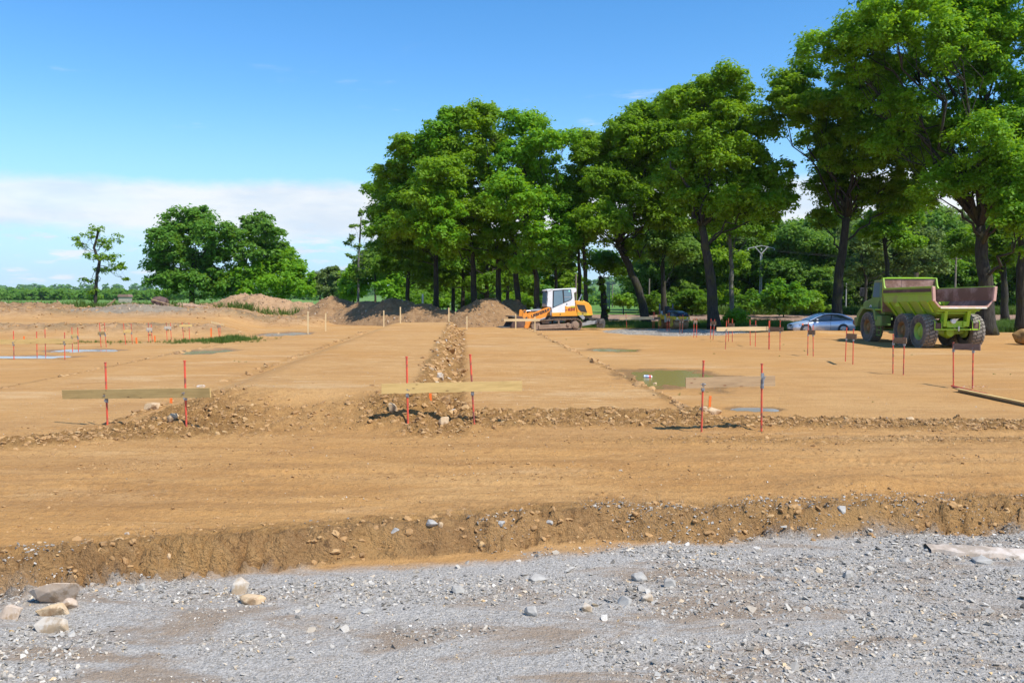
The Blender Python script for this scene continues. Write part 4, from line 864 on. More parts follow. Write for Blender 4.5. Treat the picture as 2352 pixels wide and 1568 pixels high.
# far wood as one mass, and far hills
def far_wood(name, boxes, label, seed, mat):
    rs = np.random.RandomState(seed); C = []; RR = []
    for (pa, pb, Y0, Y1, hh, n) in boxes:
        for _ in range(n):
            Y = rs.uniform(Y0, Y1); px = rs.uniform(pa, pb); x = P2(px, Y); g = float(height(np.array([x]), np.array([Y]), None, False)[0]); s = rs.uniform(.7, 1.1) * hh
            for j in range(7): C.append((x + rs.normal(0, s * .22), Y + rs.normal(0, s * .2), g + s * rs.uniform(.15, .85))); RR.append(s * .30)
    me = leaf_mesh(name, C, RR, 10, 1.15, seed, mat, .8, .8, .9)
    # leaf size grows with distance: scale each quad about its middle
    v = np.zeros(len(me.vertices) * 3, np.float32); me.vertices.foreach_get('co', v); v = v.reshape(-1, 4, 3); c = v.mean(1, keepdims=True); k = np.clip(c[:, :, 1:2] / 260, .8, 9)
    v = c + (v - c) * k; me.vertices.foreach_set('co', v.ravel()); me.update(); o = link(name, me); tag(o, label, kind='stuff'); return o
far_wood('distant_wood', [(-120, 420, 480, 600, 6.0, 330), (-120, 800, 680, 900, 9.5, 260)], 'distant wood along the horizon at the left', 901, M['leaf_f'])
far_wood('distant_hedges', [(1360, 1480, 300, 340, 5, 30), (1360, 1490, 520, 560, 9, 40), (1350, 1500, 900, 960, 16, 40), (700, 1500, 1500, 1700, 22, 110), (-100, 2400, 2400, 2700, 28, 260)], 'distant hedges and woods across the valley', 911, M['leaf_f'])
#PART3

# ------------------------------------------------------------------ paints and plain materials
M['lime'] = mat2('lime_green_paint', (0.36, 0.60, 0.03), (0.30, 0.52, 0.03), 0.45, 1.2, dirt=(0.25, 0.30, 0.07), dirt_amt=.1)
M['lime_d'] = mat2('dusty_green_paint', (0.29, 0.48, 0.05), (0.29, 0.42, 0.07), 0.6, 2.2, dirt=(0.27, 0.30, 0.10), dirt_amt=.2)
M['green_d'] = mat2('dark_green_paint', (0.17, 0.30, 0.07), (0.14, 0.24, 0.06), 0.5, 1.5, dirt=(0.2, 0.18, 0.09), dirt_amt=.4)
M['tyre'] = mat2('dusty_tyre_rubber', (0.055, 0.052, 0.05), (0.11, 0.10, 0.09), 0.9, 2.5, dirt=(0.17, 0.145, 0.115), dirt_amt=.5)
M['tread'] = mat2('muddy_tyre_tread', (0.27, 0.24, 0.20), (0.20, 0.175, 0.14), 0.95, 3)
M['rust_bed'] = mat2('worn_rusty_steel', (0.33, 0.175, 0.12), (0.42, 0.27, 0.21), 0.6, 1.3, stretch=(1, 1, 2.5), dirt=(0.20, 0.10, 0.06), dirt_amt=.7, bmp=.004)
M['rust_dark'] = mat2('dark_rusty_steel', (0.16, 0.085, 0.06), (0.22, 0.13, 0.095), 0.7, 1.6, dirt=(0.09, 0.05, 0.04), dirt_amt=.8)
M['rim_rust'] = mat2('rusty_wheel_rim', (0.26, 0.13, 0.05), (0.20, 0.15, 0.05), 0.7, 3)
M['grey_plate'] = mat2('worn_grey_steel', (0.34, 0.33, 0.34), (0.28, 0.25, 0.24), 0.45, 1.5)
M['pink_edge'] = mat2('faded_pink_edge', (0.62, 0.36, 0.29), (0.55, 0.33, 0.25), 0.7, 3)
M['black'] = mat2('black_plastic', (0.018, 0.018, 0.02), (0.03, 0.03, 0.032), 0.5, 3)
M['darksteel'] = mat2('dark_greasy_steel', (0.05, 0.048, 0.045), (0.12, 0.10, 0.08), 0.6, 4)
M['glass'] = mat2('dark_window_glass', (0.03, 0.045, 0.05), (0.04, 0.06, 0.065), 0.06, 1, spec=1.0)
M['glass_sky'] = mat2('bluish_window_glass', (0.14, 0.22, 0.28), (0.12, 0.2, 0.25), 0.04, 1, spec=1.0)
M['white'] = mat2('white_paint', (0.78, 0.79, 0.80), (0.70, 0.70, 0.69), 0.4, 1.5)
M['orange'] = mat2('yellow_orange_paint', (0.83, 0.36, 0.035), (0.78, 0.33, 0.03), 0.42, 1.2, dirt=(0.5, 0.27, 0.08), dirt_amt=.15)
M['orange2'] = mat2('orange_arm_paint', (0.86, 0.30, 0.035), (0.80, 0.27, 0.03), 0.45, 1.2, dirt=(0.5, 0.25, 0.08), dirt_amt=.2)
M['mud'] = mat2('dried_mud_on_steel', (0.33, 0.23, 0.16), (0.24, 0.165, 0.11), 0.95, 4, bmp=.01)
M['track'] = mat2('muddy_track_steel', (0.16, 0.115, 0.08), (0.29, 0.21, 0.145), 0.85, 6)
M['chrome'] = mat2('bright_steel', (0.62, 0.63, 0.65), (0.5, 0.5, 0.52), 0.25, 3, metal=0.9)
M['greysteel'] = mat2('grey_painted_steel', (0.33, 0.34, 0.33), (0.27, 0.27, 0.26), 0.6, 2)
M['yellow'] = mat2('yellow_paint', (0.70, 0.50, 0.02), (0.62, 0.44, 0.02), 0.45, 1.5, dirt=(0.35, 0.25, 0.06), dirt_amt=.35)
M['navy'] = mat2('blue_black_hood', (0.018, 0.022, 0.04), (0.03, 0.036, 0.06), 0.22, 2, spec=.8)
M['drum'] = mat2('rusty_roller_drum', (0.36, 0.19, 0.07), (0.24, 0.13, 0.055), 0.55, 2.5, stretch=(1, 1, 1), metal=.2)
M['redstake'] = mat2('orange_red_painted_steel', (0.78, 0.10, 0.045), (0.66, 0.085, 0.045), 0.6, 9, dirt=(0.26, 0.085, 0.06), dirt_amt=.4)
M['ruststake'] = mat2('rust_red_steel', (0.36, 0.075, 0.045), (0.20, 0.07, 0.05), 0.75, 9)
M['galv'] = mat2('galvanised_clamp', (0.42, 0.43, 0.45), (0.26, 0.26, 0.27), 0.45, 20, metal=.6)
M['flag'] = mat2('fluorescent_orange_marker', (0.95, 0.20, 0.03), (0.85, 0.18, 0.03), 0.6, 8)
M['concrete'] = mat2('grey_concrete', (0.40, 0.39, 0.36), (0.33, 0.32, 0.30), 0.9, 3)
M['pole_wood'] = mat2('weathered_pole_wood', (0.24, 0.20, 0.15), (0.17, 0.14, 0.10), 0.9, 3)
def wood_mat(name, c1, c2, knot, sx=1.0):
    m, nt, b = nodes_of(name)
    g = nz(nt, 2.2, 6, 0.65, 'Object', (0.6, 9, 9), 1.2)
    col = mixc(nt, rng_(nt, g, 0.35, 0.68), c1, c2)
    col = mixc(nt, rng_(nt, nz(nt, 0.8, 3, 0.5, 'Object', (1, 2, 2)), .5, .68, 0, .5), col, tuple(k * .72 for k in c2))
    tc = nt.nodes.new('ShaderNodeTexCoord'); mp = nt.nodes.new('ShaderNodeMapping'); mp.inputs['Scale'].default_value = (2.3, 0.01, 5.5); vo = nt.nodes.new('ShaderNodeTexVoronoi'); vo.inputs['Scale'].default_value = 1.0; vo.inputs['Randomness'].default_value = 1.0
    nt.links.new(tc.outputs['Object'], mp.inputs[0]); nt.links.new(mp.outputs[0], vo.inputs[0])
    col = mixc(nt, rng_(nt, vo.outputs['Distance'], 0.07, 0.12, 0.85, 0.0), col, knot)
    nt.links.new(col, b.inputs['Base Color']); b.inputs['Roughness'].default_value = 0.85; b.inputs['Specular IOR Level'].default_value = .2; bump(nt, b, g, .5, .004); return m
M['wood_green'] = wood_mat('treated_olive_pine', (0.62, 0.43, 0.17), (0.50, 0.34, 0.13), (0.22, 0.13, 0.06))
M['wood_brown'] = wood_mat('weathered_brown_board', (0.52, 0.35, 0.19), (0.40, 0.26, 0.14), (0.26, 0.12, 0.06))
M['wood_pale'] = wood_mat('fresh_pale_pine', (0.74, 0.56, 0.31), (0.66, 0.47, 0.24), (0.42, 0.25, 0.10))
M['wood_dull'] = wood_mat('dull_brown_board_back', (0.25, 0.17, 0.105), (0.19, 0.125, 0.075), (0.12, 0.07, 0.04))
M['wood_grey'] = wood_mat('grey_weathered_board', (0.46, 0.41, 0.34), (0.38, 0.33, 0.27), (0.25, 0.18, 0.12))
M['wood_mauve'] = wood_mat('dark_mauve_board', (0.22, 0.155, 0.125), (0.17, 0.115, 0.09), (0.10, 0.06, 0.05))
def lettering(text, size, mat, parent, loc, rot, shear=0.0, name='lettering', bold=0.012, ext=0.004, sx=1.0):
    cu = bpy.data.curves.new(name, 'FONT'); cu.body = text; cu.size = size; cu.shear = shear; cu.extrude = ext; cu.offset = bold; cu.resolution_u = 2; cu.space_character = 1.02
    o = bpy.data.objects.new(name + '_source', cu); COL.objects.link(o); dg = bpy.context.evaluated_depsgraph_get(); me = bpy.data.meshes.new_from_object(o.evaluated_get(dg)); bpy.data.objects.remove(o)
    me.materials.clear(); me.materials.append(mat); p = link(name, me, parent); p.location = loc; p.rotation_euler = rot; p.scale = (sx, 1, 1); return p

# ------------------------------------------------------------------ batter boards (two steel stakes clamped to a board)
def stake_part(parent, a, b, r, mat):
    a, b = Vector(a), Vector(b); mb = MB(); d = (b - a).normalized()
    mb.tube([a - d * .02, b], r, 10); mb.tube([b - d * .004, b + d * .012], r * 1.45, 10); return mb.build('stake', mat, parent, True)
def clamp_part(parent, p, r, big=False):
    mb = MB()
    if big:
        mb.box(p + Vector((0.0, -r - .02, .02)), (.055, .03, .30)); mb.box(p + Vector((0, -r - .045, -.02)), (.02, .03, .22)); mb.box(p + Vector((.02, -r - .05, .04)), (.014, .014, .16), Matrix.Rotation(.35, 3, 'Y'))
        mb.tube([p + Vector((0, 0, -.13)), p + Vector((0, 0, -.09))], r * 1.6, 10)
    else:
        mb.tube([p + Vector((0, 0, -.075)), p + Vector((0, 0, .03))], r * 1.65, 10); mb.box(p + Vector((0, -r - .02, .04)), (.035, .03, .11), Matrix.Rotation(.2, 3, 'X'))
        mb.tube([p + Vector((-.05, -r - .03, .07)), p + Vector((.05, -r - .03, .07))], .008, 8); mb.tube([p + Vector((0, -r - .01, .03)), p + Vector((0, -r - .01, .13))], .012, 8)
        mb.box(p + Vector((0, -r - .03, -.03)), (.05, .02, .03))
    return mb.build('clamp', M['galv'], parent, True)
def batter(label, stakes, boards, group, r=.019, smat=None, clamps='small', name='batter_board'):
    """stakes: ((px_top, py_top), (px_foot, py_foot)); boards: ((px0, px1, py top left, py bottom left, py top right, py bottom right), material, dy)"""
    feet = []
    for (t, f) in stakes:
        g = hitg(f[0], f[1]); feet.append(g)
    mid = sum((f for f in feet), Vector()) / len(feet)
    root = empty(name, (mid.x, mid.y, gz(mid.x, mid.y)), 0, label, 'batter board', group); O = Vector(root.location)
    tops = []
    for (t, f), g in zip(stakes, feet):
        top = at(t[0], t[1], g.y + random.uniform(-.02, .02)); tops.append(top); g2 = g.copy(); g2.z = gz(g.x, g.y) - .12
        stake_part(root, g2 - O, top - O, r, smat or M['redstake'])
    A, B = feet[0], feet[-1]; dirx = (B - A); dirx.z = 0
    for bi, (bd, bm, dy) in enumerate(boards):
        x0, x1, t0, b0, t1, b1 = bd
        # board plane runs through the two stakes, 'dy' in front or behind
        nrm = Vector((-dirx.y, dirx.x, 0)).normalized(); off = nrm * dy
        def hit(px, py):
            d = ray(px, py); o_ = Vector((0, 0, CAMZ)); q = A + off; den = d.dot(nrm)
            return o_ + d * ((q - o_).dot(nrm) / den)
        pts = [hit(x0, t0), hit(x1, t1), hit(x1, b1), hit(x0, b0)]
        for i in range(4):   # keep the board near its stakes whatever the angle
            lim = max(2.6, dirx.length * 2.5); c = (A + B) / 2 + off; e = pts[i] - c; e.z = 0
            if e.length > lim: pts[i] = Vector((c.x + e.x / e.length * lim, c.y + e.y / e.length * lim, pts[i].z))
        cen = sum(pts, Vector()) / 4; L = ((pts[1] - pts[0]).length + (pts[2] - pts[3]).length) / 2
        ex = (pts[1] - pts[0]).normalized(); H = (pts[0] - pts[3]).length / 2 + (pts[1] - pts[2]).length / 2
        mb = MB(); nseg = 9; wv = [random.uniform(-.006, .006) for _ in range(nseg + 1)]
        secs = []
        for i in range(nseg + 1):
            u = -L / 2 + L * i / nseg; up = H / 2 + wv[i] * .5; dn = -H / 2 + wv[-i - 1]
            secs.append([(u, -.0135, dn), (u, -.0135, up), (u, .0135, up), (u, .0135, dn)])
        mb.loft(secs, True, True); o = mb.build('board', bm, root)
        yaw = math.atan2(ex.y, ex.x); o.location = cen - O; o.rotation_euler = (0, -math.asin(max(-1, min(1, ex.z))), yaw); 
    if clamps:
        for i, ((t, f), g) in enumerate(zip(stakes, feet)):
            bd = boards[0][0]; k = (t[0] + f[0]) / 2; py = bd[3] + (bd[5] - bd[3]) * max(0, min(1, (k - bd[0]) / max(1, bd[1] - bd[0])))
            pz = at(k, py, g.y).z; tt = (pz - g.z) / max(.01, tops[i].z - g.z); p = g.lerp(tops[i], tt); p.z = pz
            if clamps == 'mixed' and i == 1: clamp_part(root, p + Vector((0, 0, .10)) - O, r, True)
            else: clamp_part(root, p - O, r)
    return root
NG_ = 'batter boards around the building plot'
batter('left near board, long olive pine on two red stakes over the clod heap', [((242, 833), (247, 976)), ((424, 829), (428, 974))], [((144, 483, 895.5, 919, 890.5, 908.5), M['wood_green'], -.045)], NG_)
batter('middle near board, long olive pine before the rocky slope', [((934, 820), (937, 967)), ((1080, 815), (1090, 972))], [((876, 1199, 881, 905, 874.5, 896), M['wood_green'], -.045)], NG_)
batter('right near board, shorter, brown and knotted, over the earth berm', [((1616, 829), (1611, 992)), ((1750, 836), (1749, 990))], [((1575, 1780, 867, 890, 862.5, 887), M['wood_brown'], -.045)], NG_, clamps='mixed')
mm = M
L4 = lambda x, y: (1378 + x * .1953, 660.3 + y * .1953)
L42 = lambda x, y: (1780 + x * .24316, 717.7 + y * .24316)
LL = lambda x, y: (x * .3174, 447.9 + y * .3174)
def bq(fn, x0, x1, t0, b0, t1, b1):
    return (fn(x0, 0)[0], fn(x1, 0)[0], fn(0, t0)[1], fn(0, b0)[1], fn(0, t1)[1], fn(0, b1)[1])
def st_(fn, *q): return [(fn(a, b), fn(c, d)) for a, b, c, d in q]
batter('dark mauve board on two tall red stakes, nearest of the right row', st_(L42, (1685, 285, 1687, 690), (1873, 318, 1866, 718)), [(bq(L42, 1680, 1940, 290, 348, 297, 360), mm['wood_mauve'], -.03)], NG_)
batter('short brown board on two red stakes in front of the dump truck rear wheels', st_(L42, (1117, 208, 1115, 577), (1223, 240, 1213, 590)), [(bq(L42, 1125, 1243, 236, 288, 240, 296), mm['wood_dull'], -.03)], NG_)
batter('short brown board on two red stakes between the car and the dump truck', st_(L42, (678, 143, 665, 463), (742, 158, 736, 490)), [(bq(L42, 678, 772, 197, 246, 202, 256), mm['wood_dull'], -.03)], NG_)
batter('small grey board on two red stakes in front of the silver car door', st_(L42, (315, 98, 309, 405), (360, 122, 362, 415)), [(bq(L42, 316, 380, 164, 206, 168, 212), mm['wood_dull'], -.03)], NG_)
batter('long two-tone board, grey at its left end, on two dark stakes near the car bonnet', st_(L4, (1490, 390, 1475, 725), (1988, 395, 1985, 725)), [(bq(L4, 1372, 1980, 466, 515, 458, 505), mm['wood_pale'], -.03)], NG_)
batter('short brown board joined end to end with the long pale one beside the car bonnet', st_(L4, (1996, 392, 1992, 727), (2120, 390, 2117, 735)), [(bq(L4, 2000, 2155, 462, 510, 466, 522), mm['wood_dull'], -.03)], NG_)
batter('small brown board on two red stakes behind the long two-tone board', st_(L4, (1765, 385, 1768, 683), (1832, 390, 1827, 695)), [(bq(L4, 1770, 1845, 440, 462, 442, 466), mm['wood_dull'], -.03)], NG_)
batter('small brown board on two red stakes over the left end of the two-tone board', st_(L4, (1512, 365, 1512, 635), (1558, 370, 1557, 640)), [(bq(L4, 1508, 1578, 418, 460, 420, 462), mm['wood_dull'], -.03)], NG_)
batter('small brown board on two leaning red stakes at the foot of the mossy oak', st_(L4, (1307, 370, 1297, 612), (1350, 375, 1328, 616)), [(bq(L4, 1308, 1364, 393, 435, 397, 440), mm['wood_dull'], -.03)], NG_)
batter('tiny brown board on two red stakes at the middle of the grey stone pad edge', st_(L4, (1107, 370, 1103, 590), (1137, 365, 1137, 590)), [(bq(L4, 1103, 1142, 383, 415, 384, 416), mm['wood_dull'], -.03)], NG_)
batter('small dark board on two thin dark stakes right of the roller', st_(L4, (943, 335, 938, 545), (975, 325, 967, 548)), [(bq(L4, 940, 985, 369, 400, 369, 402), mm['wood_dull'], -.03)], NG_, smat=mm['ruststake'])
batter('tiny dark board on two close red stakes in front of the roller hood', st_(L4, (790, 310, 790, 515), (815, 300, 816, 515)), [(bq(L4, 789, 826, 355, 386, 356, 388), mm['wood_dull'], -.03)], NG_)
batter('long fresh yellow board on two bright red stakes left of the roller', st_(L4, (305, 305, 317, 485), (630, 292, 618, 489)), [(bq(L4, 230, 622, 346, 379, 341, 375), mm['wood_pale'], -.03)], NG_)
batter('short brown board on one red stake right beside the long fresh yellow board', st_(L4, (640, 294, 636, 489), (697, 283, 690, 492)), [(bq(L4, 636, 712, 345, 374, 347, 378), mm['wood_dull'], -.03)], NG_)
# left rows
batter('long ochre board across three red stakes at the far left edge', st_(LL, (97, 985, 101, 1190), (467, 995, 469, 1191)), [(bq(LL, -40, 525, 1046, 1080, 1038, 1072), mm['wood_green'], -.03)], NG_)
batter('ochre board on two red stakes just behind the long left board', st_(LL, (265, 990, 268, 1171), (325, 975, 330, 1163)), [(bq(LL, 256, 330, 1036, 1062, 1034, 1060), mm['wood_green'], -.03)], NG_)
batter('small ochre board on two red stakes at the right end of the long left board', st_(LL, (520, 958, 525, 1132), (562, 960, 568, 1132)), [(bq(LL, 513, 562, 1008, 1033, 1008, 1033), mm['wood_green'], -.03)], NG_)
batter('small greenish board on two red stakes, fourth pair from the left edge', st_(LL, (720, 925, 732, 1101), (755, 925, 770, 1103)), [(bq(LL, 708, 762, 990, 1012, 988, 1011), mm['wood_green'], -.03)], NG_)
batter('small greenish board on two leaning red stakes left of the orange marker in the weeds', st_(LL, (893, 928, 912, 1082), (948, 932, 958, 1078)), [(bq(LL, 893, 948, 976, 999, 973, 997), mm['wood_green'], -.03)], NG_)
batter('tiny pale grey board on two red stakes behind the green weeds', st_(LL, (1073, 925, 1077, 1065), (1093, 930, 1103, 1063)), [(bq(LL, 1060, 1100, 960, 984, 960, 984), mm['wood_grey'], -.03)], NG_)
batter('small grey board on two red stakes right of the green weeds', st_(LL, (1203, 925, 1210, 1052), (1233, 925, 1240, 1050)), [(bq(LL, 1188, 1238, 950, 970, 950, 970), mm['wood_grey'], -.03)], NG_)
batter('ochre board on two red stakes at the left end of the long faded board', st_(LL, (1317, 920, 1331, 1043), (1367, 925, 1372, 1042)), [(bq(LL, 1297, 1390, 938, 955, 935, 952), mm['wood_green'], -.03)], NG_)
batter('long faded yellow board ending at two red stakes, rightmost of the left rows', st_(LL, (1578, 952, 1588, 1032), (1592, 925, 1592, 1031)), [(bq(LL, 1372, 1622, 936, 951, 934, 949), mm['wood_pale'], -.03)], NG_)
# pale wooden profile at the far end of the right pad
def wood_stakes(name, label, group, q, boards=(), wd=.055, mat='wood_pale', cat='stake', hh=0.0):
    feet = []
    for (tx, ty, fx, fy) in q:
        g = hitg(fx, fy)
        if 860 < fx < 1240 and g.y > 62.0:
            g = at(fx, fy, 61.9); g.z = gz(g.x, g.y)
        feet.append(g)
    mid = sum(feet, Vector()) / len(feet); root = empty(name, (mid.x, mid.y, gz(mid.x, mid.y)), 0, label, cat, group); O = Vector(root.location)
    for (tx, ty, fx, fy), g in zip(q, feet):
        top = at(tx, ty, g.y); mb = MB(); g = g - Vector((0, 0, .15)); w_ = wd * .5
        mb.loft([[(p.x - w_, p.y - w_ * .6, p.z), (p.x + w_, p.y - w_ * .6, p.z), (p.x + w_, p.y + w_ * .6, p.z), (p.x - w_, p.y + w_ * .6, p.z)] for p in (g - O, top - O)], True, True); mb.build('post' if boards else 'shaft', M[mat], root)
    for (x0, x1, t0, b0) in boards:
        a = at(x0, (t0 + b0) / 2, mid.y - .06); b = at(x1, (t0 + b0) / 2 - .3, mid.y - .06); mb = MB(); mb.bar(a - O, b - O, .027, (b0 - t0) / F * mid.y); mb.build('board', M[mat], root)
    return root
wood_stakes('timber_profile', 'pale wooden profile board nailed to two posts in front of the loader bucket', None, [(1184.6, 720.8, 1184.6, 753), (1228.7, 726.6, 1228.7, 761)], [(1158, 1240, 732, 738)], .085, cat='profile board')
for q, lab in (((707.5, 715, 707.5, 764), 'pale wooden stake at the right end of the grey puddle, leftmost'), ((748, 719, 748, 760.5), 'pale wooden stake just right of the leftmost one, before the tan windrow'),
               ((881.5, 713, 881.5, 748), 'pale wooden stake on the left shoulder of the raised pad end'), ((919.7, 704.8, 919.7, 742), 'tall pale wooden stake in front of the shaded windrow'),
               ((1031, 706.5, 1031, 740), 'pale wooden stake at the top right corner of the raised pad end'), ((1072.5, 726, 1072.5, 753), 'short pale wooden stake at the left corner of the right pad end')):
    wood_stakes('wooden_stake', lab, 'pale wooden stakes at the far ends of the pads', [q], (), .085)
for q, lab, m_ in (((1631.5, 909, 1629, 934), 'bright orange marker peg beside the right near board', 'flag'), ((393, 914, 392, 926), 'orange marker peg under the left near board', 'flag'), ((988.5, 903, 989, 915), 'orange marker peg on the rocky slope behind the middle near board', 'flag'),
               ((55, 772, 55, 781), 'orange marker peg behind the long board at the far left', 'flag'), ((313, 775, 314, 789), 'orange marker peg at the left side of the green weeds', 'flag'), ((355.5, 771, 356, 785.5), 'pale grey and orange peg in the green weeds', 'flag'), ((485, 753, 485, 775), 'faded orange marker peg before the long faded board', 'flag')):
    wood_stakes('marker_peg', lab, 'orange marker pegs', [q], (), .075 if q[3] < 800 else .055, m_, 'marker peg')

# ------------------------------------------------------------------ material lying at the right edge
def lying(name, a, b, wd, hd, mat, label, cat, lift=0.02, tube=False):
    A = gat(*a, lift); B = gat(*b, lift); A.z = gz(A.x, A.y) + lift; B.z = gz(B.x, B.y) + lift; O = (A + B) / 2
    mb = MB()
    if tube: mb.tube([A - O, B - O], wd, 10); mb.tube([A - O - (B - A).normalized() * .012, A - O], wd * 1.5, 10)
    else: mb.bar(A - O, B - O, wd, hd)
    o = mb.build(name, mat, None, tube); o.location = O; return tag(o, label, cat)
lying('steel_stake', (2187, 886), (2268, 905), .019, .02, M['redstake'], 'red steel stake lying on the ground with a white ribbon tied on it', 'steel stake', .045, True)
lying('steel_stake', (2190, 889), (2252, 902), .017, .02, M['ruststake'], 'rusty steel stake lying beside the ribboned red one', 'steel stake', .03, True)
lying('plank', (2198, 893), (2440, 942), .13, .03, M['wood_green'], 'long olive plank lying flat on top of the plank pile at the right edge', 'plank', .085)
lying('plank', (2205, 897), (2445, 948), .11, .045, M['wood_brown'], 'brown plank lying under the olive plank at the right edge', 'plank', .03)
rb = MB(); A = gat(2205, 889, .06); pts = [A + Vector((.02 + .09 * i, -.05 + .035 * math.sin(i * 1.9), .03 * abs(math.sin(i * 1.1)))) for i in range(9)]
for i in range(8):
    p, q = pts[i], pts[i + 1]; rb.add([p, q, q + Vector((.02, -.03, .01)), p + Vector((.02, -.03, .01))], [(0, 1, 2, 3)])
tag(rb.build('ribbon', mat2('white_red_ribbon', (.85, .8, .78), (.75, .3, .28), .7, 14, lo=.5, hi=.52)), 'white and red ribbon tied round the lying steel stake', 'ribbon')
# can and stone in the green puddle
cmat, nt_, b_ = nodes_of('printed_can'); tcn = nt_.nodes.new('ShaderNodeTexCoord'); sp_ = nt_.nodes.new('ShaderNodeSeparateXYZ'); nt_.links.new(tcn.outputs['Object'], sp_.inputs[0])
cc = mixc(nt_, mth(nt_, 'GREATER_THAN', sp_.outputs[0], 0.02), (0.25, 0.35, 0.62), (0.75, 0.08, 0.09)); cc = mixc(nt_, mth(nt_, 'GREATER_THAN', mth(nt_, 'ABSOLUTE', sp_.outputs[0]), .10), cc, (.8, .8, .82)); nt_.links.new(cc, b_.inputs['Base Color']); b_.inputs['Roughness'].default_value = .3
mb = MB(); mb.tube([(-.14, 0, 0), (-.125, 0, 0), (-.11, 0, 0), (.11, 0, 0), (.125, 0, 0), (.14, 0, 0)], [.035, .045, .05, .05, .045, .035], 14); can = mb.build('drink_can', cmat, None, True); g = gat(1488, 866, 0); can.location = (g.x, g.y, .02); can.rotation_euler = (0, .06, .15)
tag(can, 'blue and red can floating on its side in the green puddle', 'can')

# ------------------------------------------------------------------ individual rocks
M['rock_pink'] = mat2('pale_pinkish_rock', (0.50, 0.37, 0.26), (0.57, 0.45, 0.34), 0.9, 9, bmp=.014, dirt=(0.36, 0.24, 0.14), dirt_amt=.35)
M['rock_white'] = mat2('whitish_rock', (0.56, 0.49, 0.40), (0.46, 0.37, 0.27), 0.9, 9, bmp=.012, dirt=(0.36, 0.26, 0.16), dirt_amt=.5)
M['rock_grey'] = mat2('grey_slate_rock', (0.31, 0.285, 0.25), (0.43, 0.40, 0.35), 0.85, 6, bmp=.008)
M['rock_tan'] = mat2('tan_earthy_rock', (0.50, 0.34, 0.18), (0.62, 0.47, 0.30), 0.92, 5, bmp=.012, dirt=(0.33, 0.2, 0.1), dirt_amt=.4)
def rock(px, py, wpx, hpx, mat, label, seed, h0=-.385, depth=None, rot=0.0, tilt=0.0, name='rock', cat='rock'):
    """px, py: foot of the rock in the photo; wpx, hpx its size there"""
    g = hitg(px, py)
    s = g.y / F; W = wpx * s * (1.25 if py > 1330 else .95); H = max(hpx * s * (1.65 if py > 1330 else 1.2), .02); D = depth or W * .7
    me = hull_mesh(name, seed, (W, D, H), 16, M[mat], .05); o = link(name, me); z = gz(g.x, g.y + D * .3)
    o.location = (g.x, g.y + D * .35, z + H * .12); o.rotation_euler = (tilt, rot, random.uniform(-.2, .2)); return tag(o, label, cat)
G = -.28
